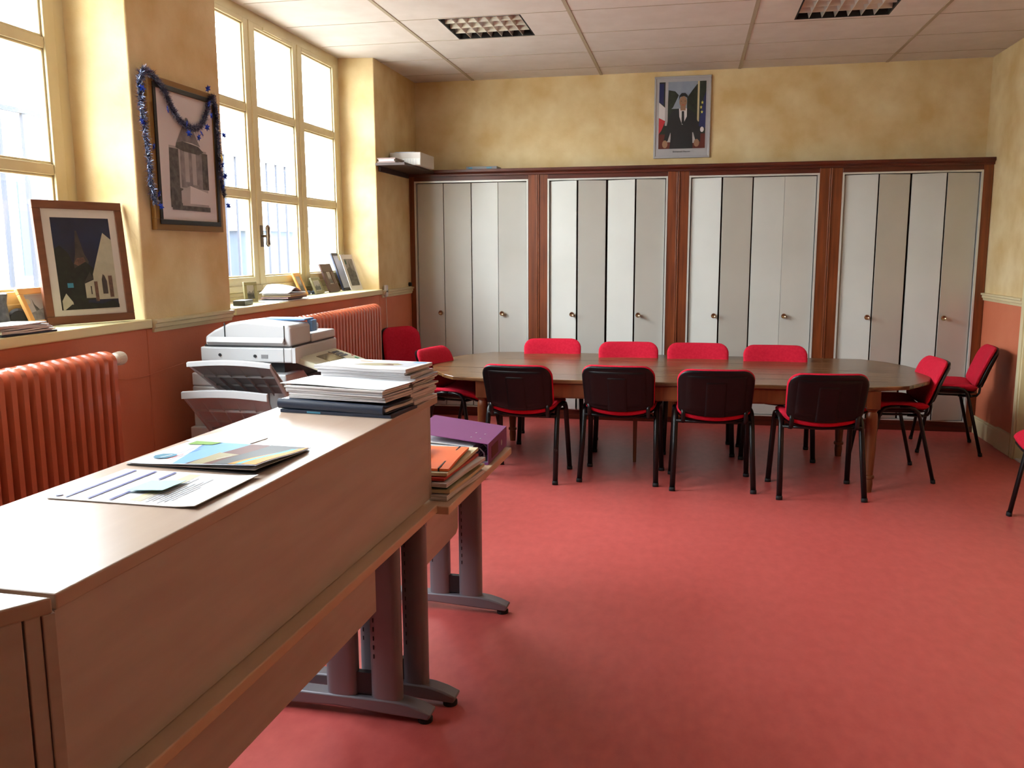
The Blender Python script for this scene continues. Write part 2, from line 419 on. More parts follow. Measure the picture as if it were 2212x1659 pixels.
# ------------------------------------------------------------------ wardrobes
CY=8.25
units=[(XL,-1.421,-2.637,-1.514),(-1.421,-.12,-1.329,-.215),(-.12,1.204,-.024,1.107),(1.204,XR-.002,1.300,2.440)]
wl=['built-in wardrobe in the left corner behind the table, doors in shadow','built-in wardrobe with doors folded in light and dark stripes, second from the left wall',
    'built-in wardrobe third from the left wall, its two right door leaves nearly flat','built-in wardrobe at the right wall behind the single red chair']
flip=[(.02,.03),(.062,.062),(.062,.012),(.062,.062)]
gaps=[(.003,.0045,.002),(.008,.010,.007),(.007,.006,.001),(.006,.009,.006)]
for k,(x0,x1,a,c) in enumerate(units):
    w=thing('wardrobe',wl[k],'wardrobe',(x0,CY,0),0,'built-in wardrobes along the back wall')
    D=YB-CY; b=MB(); X=x1-x0
    A=a-x0; Cc=c-x0
    b.box(0.001,A-.0,0,.03,0,2.34,'cherry'); b.box(Cc,X-.001,0,.03,0,2.34,'cherry')
    b.box(A,Cc,0,.03,2.285,2.34,'cherryh'); b.box(A,Cc,0,.03,0,.088,'cherryh')
    if k<3: b.box(X-.014,X-.001,-.008,.0,0,2.34,'cherry')
    if k>0: b.box(.001,.014,-.008,.0,0,2.34,'cherry')
    b.box(0.001,X-.001,-.006,0,0,.05,'cherryh')
    b.build('wood_frame',w,bevel=.003)
    b=MB(); b.box(.001,X-.001,.2,D-.003,0,2.34,'cherryh'); b.box(.001,X-.001,.03,.2,2.33,2.34,'cherryh'); b.box(A-.012,A,.03,.2,.0,2.33,'dark'); b.box(Cc,Cc+.012,.03,.2,.0,2.33,'dark')
    b.build('carcass',w)
    b=MB(); t=.016
    b.box(A,A+t,-.004,.05,.088,2.285,'alu'); b.box(Cc-t,Cc,-.004,.05,.088,2.285,'alu')
    b.box(A+t,Cc-t,-.004,.05,2.285-t,2.285,'alu'); b.box(A+t,Cc-t,-.004,.05,.088,.088+.01,'alu')
    b.build('door_trim',w)
    xa,xb=A+t+.004,Cc-t-.004; q=(xb-xa)/4
    fl=flip[k]; zb,zt=.102,2.262
    for j in range(4):
        dd=fl[j//2]; g=gaps[k]; p0=xa+q*j+(g[j-1] if j else .002); p1=xa+q*(j+1)-(g[j] if j<3 else .002)
        y0=.022 if j%2==0 else .022-dd; y1=.022-dd if j%2==0 else .022
        b=MB(); b.prism([(p0,y0),(p1,y1),(p1,y1+.02),(p0,y0+.02)],zb,zt,'door')
        dr=b.build('door_leaf',w,bevel=.002)
        if (j==0) or (j==3) or False:
            kx=p1-.035 if j==0 else p0+.035
            ky=(y1 if j==0 else y0)
            h=MB(); h.lathe([(.008,0),(.009,-.012),(.02,-.02),(.024,-.03),(.022,-.036),(.019,-.036),(.014,-.028),(.002,-.026)],'brass',20,(kx,ky+.002,1.02),'y')
            fix(h.build('knob',dr),50)
b=MB(); b.prism([(CY-.02,2.325),(CY-.02,2.345),(CY-.045,2.36),(CY-.045,2.385),(YB-.002,2.385),(YB-.002,2.345)],XL+.002,XR-.002,'cherryh',axis='x')
o=b.build('wardrobe_cornice',bevel=.003); tag(o,'dark cherry wood cornice running along the top of all the wardrobes','cornice')
b=MB(); b.box(XL+.002,XL+.27,7.32,8.2,2.352,2.376,'shelfd'); b.box(XL+.002,XL+.02,7.4,8.2,2.31,2.352,'shelfd')
tag(b.build('wall_shelf',bevel=.003),'dark wooden wall shelf running from the wardrobes towards the window','shelf')
b=MB(); b.box(0,.16,0,.25,0,.012,'brownc'); b.box(.012,.15,.004,.246,.012,.02,'paper2')
tag(b.build('hardback_book'),'brown hardback book lying at the near end of the high wall shelf','book',loc=(XL+.02,7.33,2.3765))
b=MB(); b.box(.01,.15,0,.25,0,.008,'paper2'); b.box(0,.16,0,.25,.008,.02,'brownc')
tag(b.build('hardback_book'),'second brown hardback on top of the pile on the high wall shelf','book',loc=(XL+.02,7.332,2.397))
bx=thing('carton','white taped carton on the high wall shelf in the left corner','box',(XL+.03,7.62,2.3765))
b=MB(); b.box(0,.29,0,.42,0,.115,'card'); b.build('carton_body',bx,bevel=.006)
b=MB(); b.box(.12,.285,-.003,0,.006,.06,'label')
for i in range(5): b.box(.145+i*.025,.147+i*.025,-.004,-.003,.01,.055,'lgrey')
b.build('label_sheet',bx)
b=MB(); b.box(.05,.24,-.002,.42,.115,.117,'clear'); b.build('tape',bx)
b=MB(); b.box(0,.3,0,.2,0,.03,'cop2'); b.box(.02,.06,-.002,0,.008,.022,'teal'); b.box(.2,.25,-.002,0,.008,.022,'teal')
tag(b.build('flat_case',bevel=.006),'flat grey case lying on top of the wardrobe cornice','box',loc=(-2.12,8.27,2.3855))

# ------------------------------------------------------------------ luminaires
def luminaire(L):
    w=L[1]-L[0]; d=L[3]-L[2]
    t=thing('ceiling_light','','ceiling light',(L[0],L[2],H),0,'recessed louvred ceiling lights')
    b=MB(); b.box(0,.012,0,d,.0,.1,'dark'); b.box(w-.012,w,0,d,.0,.1,'dark'); b.box(.012,w-.012,0,.012,.0,.1,'dark'); b.box(.012,w-.012,d-.012,d,.0,.1,'dark'); b.box(0,w,0,d,.1,.105,'louv')
    b.build('housing',t)
    b=MB(); n=7
    for i in range(1,n):
        x=.012+(w-.024)*i/n; b.prism([(x-.02,.07),(x+.02,.07),(x+.002,.003),(x-.002,.003)],.012,d-.012,'louv',axis='y')
    for j in range(1,4):
        y=.012+(d-.024)*j/4; b.prism([(y-.02,.07),(y+.02,.07),(y+.002,.006),(y-.002,.006)],.012,w-.012,'louv',axis='x')
    b.build('louvre',t)
    b=MB()
    for j in range(4):
        y=.012+(d-.024)*(j+.5)/4; b.lathe([(.013,.03),(.013,w-.03)],'pvc',12,(0,y,.088),'x')
    b.build('tube_lamp',t)
    return t
t=luminaire(L1); t['label']='unlit louvred ceiling light nearest the windows'
t=luminaire(L2); t['label']='unlit louvred ceiling light cut by the top edge of the photo'

# ------------------------------------------------------------------ chairs
def make_chair():
    c=thing('conference_chair','','chair')
    # seat
    def shw(t):
        w=.245
        r=.10
        for q in (t*.44,(1-t)*.44):
            if q<r: w-= .035*(1-math.sqrt(max(0,1-(1-q/r)**2)))
        return w
    def seatpos(x,z,d):   # z runs rear->front
        bow=.045*((x/.25)**2)+ (-.02*max(0,(z-.12)/.12)**2)
        return (x, z, .503+bow+d)
    b=MB(); b.pad(shw,-.178,.265,.066,seatpos,'fabric',e=8); o=b.build('seat',c,smooth=True)
    b=MB(); b.pad(lambda t:shw(t)*.96,-.165,.258,.022,lambda x,z,d:(lambda p:(p[0],p[1],p[2]-.034))(seatpos(x,z,d)),'shell'); b.build('seat_shell',c,smooth=True)
    # back
    def bhw(t):
        w=.255-.012*(1-t); q=(1-t)*.30; r=.085
        if q<r: w-= r*(1-math.sqrt(max(0,1-(1-q/r)**2)))
        q=t*.30; r=.03
        if q<r: w-= .03*(1-math.sqrt(max(0,1-(1-q/r)**2)))
        return w
    def bpos(off):
        def f(x,z,d):
            t=(z-.477)/.368
            lean=-.165-.125*t-.02*t*t
            bow=.035*((x/.25)**2)
            z2=z-.036*max(0,1-(x/.25)**2)*max(0,min(1,(.70-z)/.15))
            return (x, lean+bow+d+off, z2)
        return f
    b=MB(); b.pad(bhw,.556,.848,.05,bpos(.012),'fabric',e=6); b.build('backrest',c,smooth=True)
    b=MB(); b.pad(lambda t:bhw(t)*.985,.549,.841,.034,bpos(-.016),'shell',e=7)
    o=b.build('backrest_shell',c,smooth=True)
    # raised panel on the shell
    def plate(hw_,z0,z1,off,m,part,par):
        b=MB(); b.pad(lambda t:hw_,z0,z1,.014,bpos(off),m,nx=10,nz=10,e=14); return b.build(part,par,smooth=True)
    plate(.195,.575,.805,-.0335,'shell','back_panel',o); plate(.068,.552,.765,-.0375,'shell','back_rib',o)
    # legs : each half of a side frame
    for s in (-1,1):
        rear=[(s*.268,-.22,.0),(s*.257,-.14,.33),(s*.254,-.11,.455),(s*.252,-.097,.495),(s*.252,-.07,.522),(s*.252,-.03,.531),(s*.252,.03,.533)]
        front=[(s*.268,.235,.0),(s*.257,.185,.33),(s*.254,.165,.455),(s*.252,.153,.495),(s*.252,.128,.522),(s*.252,.09,.531),(s*.252,.03,.533)]
        for p in (rear,front):
            b=MB(); b.tube(p,.013,.0185,12,'tube',up=(0,1,0)); 
            q=p[0]; b.tube([(q[0],q[1],0),(q[0]-s*.0005,q[1]+(.004 if q[1]<0 else -.002),.025)],.0155,.021,12,'rubber',up=(0,1,0))
            b.build('leg',c,smooth=True)
    b=MB()
    b.tube([(-.25,-.125,.472),(0,-.125,.462),(.25,-.125,.472)],.010,.012,8,'tube'); b.tube([(-.25,.15,.475),(0,.15,.462),(.25,.15,.475)],.010,.012,8,'tube')
    for s in (-1,1): b.tube([(s*.17,-.12,.467),(s*.17,.14,.467)],.008,.012,8,'tube')
    b.build('seat_frame',c,smooth=True)
    for s in (-1,1):
        b=MB(); b.tube([(s*.205,-.04,.468),(s*.205,-.13,.465),(s*.205,-.172,.472),(s*.205,-.188,.495),(s*.205,-.192,.53),(s*.205,-.19,.57)],.009,.015,10,'tube',up=(0,0,1))
        b.build('back_bracket',c,smooth=True)
    return c
chair=make_chair()
GN='red conference chairs on the near side of the table'; GF='red conference chairs on the far side of the table'
places=[(-1.13,6.081,-5.3,'black-backed red chair on the near side of the table, nearest the purple binder',GN),
 (-.448,6.149,-3.2,'black-backed red chair on the near side of the table, second from the counter',GN),
 (.179,6.059,2.6,'black-backed red chair on the near side of the table, third from the counter',GN),
 (.863,5.98,4.3,'black-backed red chair closest to the camera, rightmost on the near side of the table',GN),
 (-1.141,7.319,-173,'red chair across the table, leftmost of the far row, facing the camera',GF),
 (-.471,7.14,-175,'red chair across the table, second from the left in the far row',GF),
 (.091,7.136,-178.4,'red chair across the table, third from the left in the far row',GF),
 (.697,7.061,179.5,'red chair across the table, rightmost of the far row, in front of the wardrobe post',GF),
 (1.47,6.61,93,'red chair tucked under the right rounded end of the table','' ),
 (2.10,7.57,82,'red chair standing alone in the right back corner by the wall',''),
 (-1.77,6.66,-104,'red chair at the left rounded end of the table, beside the paper stack',''),
 (2.19,5.37,90,'red chair at the right edge of the photo, only seat front and a leg showing','')]
for i,(x,y,a,lab,g) in enumerate(places):
    c=chair if i==0 else copy_tree(chair)
    c.location=(x,y,0); c.rotation_euler=(0,0,R(a)); c['label']=lab
    if g: c['group']=g
    elif 'group' in c: del c['group']
# swivel chair by the radiator
oc=thing('office_chair','dark red office chair standing in shadow in the left corner by the radiator','chair',(-2.37,7.38,0),R(-118))
def ohw(t):
    w=.225; q=(1-t)*.5; r=.11
    if q<r: w-=r*(1-math.sqrt(max(0,1-(1-q/r)**2)))
    q=t*.5
    if q<.08: w-=.06*(1-math.sqrt(max(0,1-(1-q/.08)**2)))
    return w
opos=lambda off:(lambda x,z,d:(x,-.2-.12*(z-.5)+.9*x*x+d+off,z))
b=MB(); b.pad(ohw,.5,.945,.07,opos(.01),'fabric'); b.build('backrest',oc,smooth=True)
b=MB(); b.pad(lambda t:ohw(t)*1.0,.495,.94,.05,opos(-.03),'shell'); b.build('backrest_shell',oc,smooth=True)
b=MB(); b.pad(lambda t:.235-(.06*abs(2*t-1)**4),-.19,.25,.08,lambda x,z,d:(x,z,.46+d),'fabric'); b.build('seat',oc,smooth=True)
b=MB(); b.tube([(0,0,.06),(0,0,.43)],.025,.025,12,'tube'); b.tube([(0,-.05,.42),(0,-.22,.42),(0,-.262,.5),(0,-.262,.6)],.012,.03,10,'tube',up=(1,0,0)); b.build('gas_column',oc,smooth=True)
b=MB()
for k in range(5):
    w=2*PI*k/5; b.tube([(0,0,.09),(.14*math.cos(w),.14*math.sin(w),.08),(.27*math.cos(w),.27*math.sin(w),.055)],.014,.022,8,'shell')
b.build('star_base',oc,smooth=True)
for k in range(5):
    w=2*PI*k/5; b=MB(); b.lathe([(.024,-.018),(.024,.018)],'rubber',14,(.27*math.cos(w),.27*math.sin(w),.0245),'x'); b.build('castor',oc)

# ------------------------------------------------------------------ table
tb=thing('meeting_table','long old walnut meeting table with rounded ends and a cracked top','table',(0,6.6,0))
pts=[(-1.40,5.86),(1.16,5.86),(1.42,5.97),(1.60,6.22),(1.69,6.5),(1.70,6.78),(1.64,7.03),(1.53,7.24),(1.38,7.40),(1.15,7.415),(-1.45,7.47),(-1.68,7.42),(-1.86,7.2),(-1.965,6.95),(-1.985,6.75),(-1.955,6.48),(-1.86,6.22),(-1.72,6.0),(-1.63,5.905)]
pts=[(x*1.022,y*1.022-6.6) for x,y in pts]
b=MB(); b.prism(pts,.692,.72,'table'); tt=b.build('tabletop',tb,bevel=.007,bseg=3)
b=MB(); b.box(-1.93,-1.45,-.06,-.052,.7195,.7207,'crack'); b.box(-1.3,1.2,.2,.203,.7195,.7204,'crack'); b.box(-1.6,1.35,-.33,-.327,.7195,.7204,'crack'); b.box(-1.5,1.0,.5,.503,.7195,.7204,'crack')
b.box(-.4,1.5,-.08,-.077,.7195,.7204,'crack'); b.build('plank_joint',tt)
b=MB(); ax0,ax1,ay0,ay1=-1.47,1.2,-.585,.62
b.box(ax0,ax1,ay0,ay0+.025,.585,.692,'tableleg'); b.box(ax0,ax1,ay1-.025,ay1,.585,.692,'tableleg'); b.box(ax0,ax0+.025,ay0,ay1,.585,.692,'tableleg'); b.box(ax1-.025,ax1,ay0,ay1,.585,.692,'tableleg')
b.box(-1.2,1.0,ay0-.004,ay0,.595,.685,'tableleg')
b.build('apron',tb,bevel=.003)
def tleg(x,y):
    b=MB(); b.box(x-.042,x+.042,y-.042,y+.042,.572,.692,'tableleg')
    b.lathe([(.034,.572),(.04,.565),(.028,.55),(.036,.535),(.039,.5),(.036,.3),(.027,.12),(.035,.115),(.037,.105),(.035,.095),(.026,.09),(.029,.06),(.024,.0)],'tableleg',20,(x,y,0))
    fix(b.build('leg',tb),40)
for x,y in ((-1.45,-.545),(1.215,-.555),(-1.46,.6),(1.19,.50)): tleg(x,y)
b=MB(); b.prism([(-.02,-.02),(.02,-.02),(.02,.02),(-.02,.02)],0,.69,'tableleg')
for i,v in enumerate(b.v):
    k=.6 if v.z<.1 else 1; b.v[i]=Vector((v.x*k-.38,v.y*k+.01,v.z))
b.build('leg',tb,bevel=.003)
b=MB(); b.lathe([(.009,0),(.012,-.01),(.016,-.02),(.012,-.03),(.002,-.034)],'tableleg',14,(ax0,.1,.66),'x'); fix(b.build('drawer_knob',tb))

# ------------------------------------------------------------------ counter frame
CO=Vector((-.886,2.996,0)); CR=R(-1.79)
def cloc(v,u,z=0):
    return (CO.x+v*math.cos(CR)-u*math.sin(CR), CO.y+v*math.sin(CR)+u*math.cos(CR), z)
ct=thing('reception_counter','long beech reception shelf with tall front panel standing on the desk','counter',cloc(0,0,.74),CR)
ZC=1.10-.74
b=MB(); b.box(-.46,0,-1.889,0,ZC-.026,ZC,'lam'); b.build('counter_top',ct,bevel=.003)
b=MB(); b.box(-.024,-.003,-1.8905,-.10,.001,ZC-.026,'lame'); b.build('front_panel',ct,bevel=.001)
b=MB(); b.box(-.42,-.003,-.098,-.076,.001,ZC-.026,'lame'); b.build('end_panel',ct,bevel=.001)
b=MB(); b.box(-.42,-.0245,-1.890,-1.8685,.001,ZC-.026,'lame'); b.build('end_panel',ct,bevel=.001)
# angled near unit
c2=thing('reception_counter','angled beech counter end unit in the bottom left corner of the photo','counter',cloc(0,-1.893,0),CR)
b=MB(); b.prism([(0.004,-.008),(-.33,-.545),(-.95,-.3),(-.46,-.008)][::-1],1.074,1.10,'lam'); b.build('counter_top',c2,bevel=.003)
dx,dy=-.334,-.537; Ln=math.hypot(dx,dy); dx/=Ln; dy/=Ln
def along(t0,t1,th,off=.004):
    nx,ny=dy,-dx   # pointing inwards (left/up)
    P=lambda t,o:(0.004+dx*t+nx*o, -.008+dy*t+ny*o)
    return [P(t0,off),P(t1,off),P(t1,off+th),P(t0,off+th)]
b=MB(); b.prism(along(-.004,.0155,.02,.001),.0,1.074,'lame'); b.build('corner_post',c2,bevel=.002)
b=MB(); b.prism(along(.0165,.040,.02),0,1.074,'lame'); b.prism(along(.043,.62,.02),.0,1.074,'lame'); b.build('front_panel',c2,bevel=.002)
b=MB(); b.box(-.9,-.05,-.06,-.04,0,1.074,'lame'); b.build('back_panel',c2)

def cleg(par, u, vr, cols, vtip, vend, ztop=.705):
    # C-shaped desk leg: foot with two flat columns
    L=MB(); 
    prof=[]
    n=16
    for i in range(n+1):
        v=vend+(vtip-vend)*i/n
        e=max(0,1-((vtip-v)/.16)) if v>vtip-.16 else 0
        e2=max(0,1-((v-vend)/.16)) if v<vend+.16 else 0
        prof.append((v,.075-.035*max(e,e2)**2.2))
    low=[(vtip-.01,.018),(vtip-.12,.022),((vtip+vend)/2,.034),(vend+.1,.022),(vend+.01,.018)]
    L.prism(prof+low,u-.032,u+.032,'greym',axis='y')
    fo=fix(L.build('foot',par,bevel=.006),40)
    for a,c in cols:
        b=MB(); m=(a+c)/2; w=(c-a)/2; P=[]
        for k in range(20):
            th=2*PI*k/20; P.append((m+w*math.copysign(abs(math.cos(th))**.6,math.cos(th)), u+.028*math.copysign(abs(math.sin(th))**.8,math.sin(th))))
        b.prism(P,.06,ztop,'greym')
        for j in range(13): b.box(a+.018,a+.021,u-.0275,u-.024,.62-j*.033,.635-j*.033,'dark')
        fix(b.build('column',par),50)
    b=MB(); a=cols[0][1]; c=cols[1][0] if len(cols)>1 else cols[0][0]
    b.box(cols[-1][0],cols[0][1],u-.012,u+.012,.66,ztop,'greym')
    b.build('crossbar',par)
    b=MB(); b.box(cols[1][1]-.004,cols[0][0]+.004,u-.012,u+.012,.08,.16,'copd'); b.build('foot_cover',par)
    for v in (vtip-.03,vend+.03):
        b=MB(); b.lathe([(.026,0),(.026,.014),(.018,.02)],'rubber',16,(v,u,0)); b.build('levelling_foot',par)
d1=thing('office_desk','beech desk on grey metal legs carrying the reception counter','desk',cloc(0,0,0),CR)
b=MB(); b.box(-.80,.045,-1.88,-.158,.712,.74,'desk'); b.build('desktop',d1,bevel=.003)
b=MB(); b.box(-.10,-.082,-1.85,-.43,.448,.711,'lame'); b.build('modesty_panel',d1,bevel=.002)
cleg(d1,-.295,0,[(-.162,-.049),(-.331,-.213)],.062,-.66)
cleg(d1,-1.76,0,[(-.162,-.049),(-.331,-.213)],.062,-.66)
d2=thing('office_desk','small beech desk beyond the counter holding folders and the purple binder','desk',cloc(0,0,0),CR)
b=MB(); b.box(-.72,.085,-.152,.80,.703,.733,'desk'); b.build('desktop',d2,bevel=.003)
b=MB(); b.prism([(-.10,.40),(.53,.40),(.56,.42),(.56,.702),(-.10,.702)],-.118,-.10,'lame',axis='x'); b.build('modesty_panel',d2,bevel=.002)
cleg(d2,-.165,0,[(-.090,.002),(-.255,-.16)],.112,-.6,.70)
cleg(d2,.655,0,[(-.126,-.02),(-.265,-.17)],.105,-.6,.70)

# ------------------------------------------------------------------ papers on the counter
ZT=1.1005
def cobj(o,label,cat,v,u,z,rz=0,group=None):
    return tag(o,label,cat,group,cloc(v,u,z),CR+R(rz))
# flat leaflet with blue rules
lf=thing('information_leaflet','white leaflet with violet lines lying nearest the camera on the counter','leaflet',cloc(-.402,-1.446,ZT),CR)
b=MB(); b.sheet(0,.355,0,.256,lambda x,y:.0005+.006*max(0,(x-.28)/.08)**2,.0018,'white'); b.build('paper_sheet',lf,smooth=False)
def lay(par,items,z=.0026,name='print',curve=None):
    b=MB()
    for k,(poly,m) in enumerate(items):
        zz=z+.00012*k
        b.add([(x,y,zz+(curve(x,y) if curve else 0)) for x,y in poly],[tuple(range(len(poly)))],m)
    return b.build(name,par)
def rct(x0,x1,y0,y1): return [(x0,y0),(x1,y0),(x1,y1),(x0,y1)]
it=[(rct(.185,.215,.02,.24),'yel')]
for i in range(9): it.append((rct(.20+i*.009,.203+i*.009,.015+.01*(i%3),.15+.02*(i%4)),'lgrey'))
it+= [(rct(.033,.040,.012,.245),'pink'),(rct(.088,.095,.012,.245),'pink'),(rct(.141,.148,.012,.08),'pink'),(rct(.141,.148,.18,.245),'pink'),([(.012+.008*math.cos(2*PI*k/12),.022+.008*math.sin(2*PI*k/12)) for k in range(12)],'ink')]
lay(lf,it,.0026,'print')
b=MB(); b.sheet(0,.088,0,.095,lambda x,y:.004*(x/.09)+.004*(1-y/.1),.0008,'cyan',6,6)
cobj(b.build('sticky_note'),'pale blue sticky note on the white leaflet','note',-.262,-1.375,ZT+.0035,3)
# folded brochure
br=thing('tourist_brochure','glossy folded brochure with blue sky, brown roofs and orange corner on the counter','brochure',cloc(-.430,-1.150,ZT),CR+R(-3))
bz=lambda x,y:.006+.016*max(0,min(1,(x-.05)/.3))*(.55+.45*math.cos((y/.26)*PI))
b=MB(); b.sheet(0,.365,0,.258,lambda x,y:bz(x,y),.0012,'skyw',24,12); b.build('cover',br,smooth=False)
b=MB(); b.sheet(0,.362,0,.256,lambda x,y:.0004,.0014,'bgrey',8,4); b.sheet(0,.36,.003,.254,lambda x,y:.0022+.5*max(0,bz(x,y)-.006),.001,'paper2',24,12); b.build('inner_pages',br)
def curved(items,par,name):
    b=MB()
    for k,(fn,m) in enumerate(items):
        # fn(s,t)->(x,y) over unit square, finely divided so it follows the cover
        n=8; vs=[]
        for j in range(n+1):
            for i in range(n+1):
                x,y=fn(i/n,j/n); vs.append((x,y,bz(x,y)+.0014+.00022*k))
        b.add(vs,[(j*(n+1)+i,j*(n+1)+i+1,(j+1)*(n+1)+i+1,(j+1)*(n+1)+i) for j in range(n) for i in range(n)],m)
    return b.build(name,par)
def Q(a,b_,c,d): # bilinear quad a(0,0) b(1,0) c(1,1) d(0,1)
    return lambda s,t:((a[0]*(1-s)+b_[0]*s)*(1-t)+(d[0]*(1-s)+c[0]*s)*t,(a[1]*(1-s)+b_[1]*s)*(1-t)+(d[1]*(1-s)+c[1]*s)*t)
curved([(Q((.13,.004),(.20,.004),(.20,.254),(.05,.254)),'sky'),(Q((.165,.004),(.362,.004),(.362,.254),(.19,.254)),'bbrown'),
 (Q((.175,.004),(.215,.004),(.24,.12),(.17,.14)),'btan'),(Q((.24,.004),(.362,.004),(.362,.254),(.25,.254)),'bgrey'),
 (Q((.285,.004),(.362,.004),(.362,.254),(.335,.22)),'borange'),(Q((.305,.004),(.32,.004),(.345,.23),(.33,.22)),'bcyan'),
 (Q((.02,.21),(.09,.22),(.10,.252),(.02,.252)),'bgreen'),(Q((.065,.10),(.068,.10),(.075,.21),(.072,.21)),'ink'),(Q((.085,.12),(.088,.12),(.092,.17),(.089,.17)),'ink'),
 (lambda s,t:(.055+.03*s*math.cos(2*PI*t),.075+.028*s*math.sin(2*PI*t)),'teal'),(Q((.05,.06),(.055,.06),(.068,.09),(.062,.09)),'skyw'),(Q((.085,.04),(.09,.04),(.095,.10),(.09,.10)),'redc'),
 (Q((.222,.05),(.224,.05),(.24,.09),(.238,.09)),'skyw')],br,'cover_print')
b=MB(); b.prism([(0,.0),(.195,-.045),(.21,.075),(.035,.122)],0,.0015,'white'); cobj(b.build('blank_sheet'),'blank white sheet lying behind the brochure on the counter','paper',-.452,-.868,ZT)

def booklet(w,d,th,cover,page,name='booklet',wave=0.,curl=0.,seed=0):
    ph=seed*1.7
    zf=lambda x,y: wave*(math.sin((y/d)*PI*1.6+ph)+1)*.5*max(0,min(1,(x/w)))
    b=MB(); b.sheet(0,w,0,d,zf,th,cover,10,10,mside='pages' if page in ('paper2','white','lgrey','ppale') else page)
    return b.build(name)
# near pile : two navy binders then wavy folders and a white sheet on top
nb=thing('ring_binder','navy vinyl portfolio with rounded spine at the bottom of the near paper pile','binder',cloc(-.408,-.425,ZT),CR+R(-1))
b=MB(); P=[(0.0,.010),(.0,.006),(.385,.0),(.395,.003),(.395,.006),(.02,.010),(.012,.02),(.012,.03),(.02,.036),(.39,.026),(.39,.030),(.018,.044),(.006,.042),(.0,.034)]
P=[(x,z*.76) for x,z in P]; b.prism(P,0,.20,'blueb',axis='y'); fix(b.build('cover',nb,bevel=.002))
b=MB(); b.sheet(.02,.39,.004,.198,lambda x,y:.0065+.001*math.sin(y*30),lambda x,y:.0185*(1-.5*x/.39)+.001*math.sin(y*40),'paper2',12,14); b.build('pages',nb)
b=MB(); b.tube([(0.0,-.002,.0165),(.385,-.002,.012)],.0165,.010,14,'blueb'); fix(b.build('spine',nb),60)
b=MB(); b.box(0,.40,0,.20,0,.010,'blueb'); b.box(.1,.15,-.001,0,.002,.008,'teal')
cobj(b.build('flat_binder',bevel=.004),'flat dark document case under everything at the near end of the pile','binder',-.405,-.415,ZT-.0,-5)
nb.location=cloc(-.415,-.40,ZT+.0105); nb.rotation_euler=(0,0,CR+R(-6))
z=ZT+.0105+.034
near=[(.355,.19,.008,'paper2',-.385,-.39,-6,.004),(.36,.185,.007,'ppale',-.39,-.38,-8,.004),(.365,.19,.004,'lgrey',-.40,-.378,-9,.003),(.36,.185,.008,'paper2',-.40,-.382,-7,.004),(.37,.185,.005,'paper2',-.405,-.382,-8,.003)]
labs=['folded paper sheaf just above the navy portfolio in the near pile','greyish folder above the folded sheaf in the near pile','thin pale grey sleeve in the middle of the near pile','thick wavy sheaf under the white top sheet of the near pile','thin sheaf directly under the white top sheet of the near pile']
for k,(w,d,t,m,v,u,rz,wv) in enumerate(near):
    o=booklet(w,d,t,m if m!='redc' else 'paper2','paper2' if m!='manila' else 'manila','paper_sheaf',wv*.3,seed=k)
    if m=='redc': o.data.materials[0]=M['redc']
    cobj(o,labs[k],'paper',v,u,z,rz,'loose sheaves in the near pile on the counter'); z+=t+.0014
b=MB(); b.sheet(0,.40,0,.195,lambda x,y:.002*math.sin(x*14)+.002,.0015,'white',16,4); cobj(b.build('top_sheet'),'large blank white sheet topping the near pile on the counter','paper',-.43,-.362,z+.001,-9)
# far pile
z=ZT
far=[(.35,.195,.014,'paper2'),(.345,.19,.010,'lgrey'),(.35,.195,.016,'paper2'),(.34,.19,.010,'ppale'),(.35,.195,.006,'paper2'),(.345,.19,.008,'paper2'),(.355,.20,.004,'blueb'),(.365,.19,.003,'white'),(.37,.195,.003,'white'),(.36,.19,.005,'lgrey'),(.345,.19,.012,'white'),(.34,.19,.010,'white')]
for k,(w,d,t,m) in enumerate(far):
    o=booklet(w,d,t,m,'white' if m=='white' else ('lgrey' if m=='blueb' else m),'magazine',.004,seed=k)
    o.data.materials[0]=M[m]
    cobj(o,'thin magazine or report inside the tall far pile on the counter','magazine',-.355+random.uniform(-.010,.010)-(.012 if k>5 else 0),-.187+random.uniform(-.005,.005),z,-6+random.uniform(-2,2),'magazines in the far pile on the counter'); z+=t+.0012
tm=thing('magazine','white magazine with a pale desert photo topping the tall far pile','magazine',cloc(-.385,-.198,z+.001),CR+R(-8))
b=MB(); b.sheet(0,.36,0,.20,lambda x,y:.0,.012,'white',10,6,mside='pages'); b.build('pages',tm)
lay(tm,[(rct(.09,.34,.05,.17),'lgrey'),([(.12,.06),(.2,.05),(.27,.07),(.30,.10),(.26,.13),(.2,.12),(.15,.10)],'btan'),([(.22,.08),(.27,.08),(.26,.10),(.235,.11)],'bbrown'),(rct(.30,.35,.16,.185),'sky'),(rct(.1,.15,.14,.152),'borange')],.0124,'cover_print')

# ------------------------------------------------------------------ things on the small desk
DZ2=.7335
pb=thing('lever_arch_file','purple lever arch file lying open-edge forward on the small desk','binder',cloc(.068,.455,DZ2),CR+R(2))
b=MB()
b.box(-.34,0,0,.38,0,.003,'purple'); b.box(-.003,0,0,.38,.003,.087,'purple'); b.prism([(0,.087),(0,.090),(-.34,.132),(-.34,.129)],0,.38,'purple',axis='y')
b.build('cover',pb,bevel=.0012)
b=MB()
for k in range(9):
    zz=.006+k*.0075
    b.sheet(-.325+.004*(k%3),-.07+.01*(k%2),.006+.003*(k%3),.35,(lambda kk:(lambda x,y:(.006+kk*.0072)*(1+.45*min(1,-x/.34))+.003*math.sin(x*22+kk*.6)*(1 if kk<8 else .2)))(k),.0035,'white' if k>3 else 'paper2',12,3)
b.build('pages',pb)
b=MB(); b.box(-.0035-.0,.0012,.06,.19,.015,.066,'bbrown'); b.lathe([(.013,0),(.013,.002)],'silver',18,(-.0005,.26,.04),'x'); b.build('spine_label',pb)
b=MB()
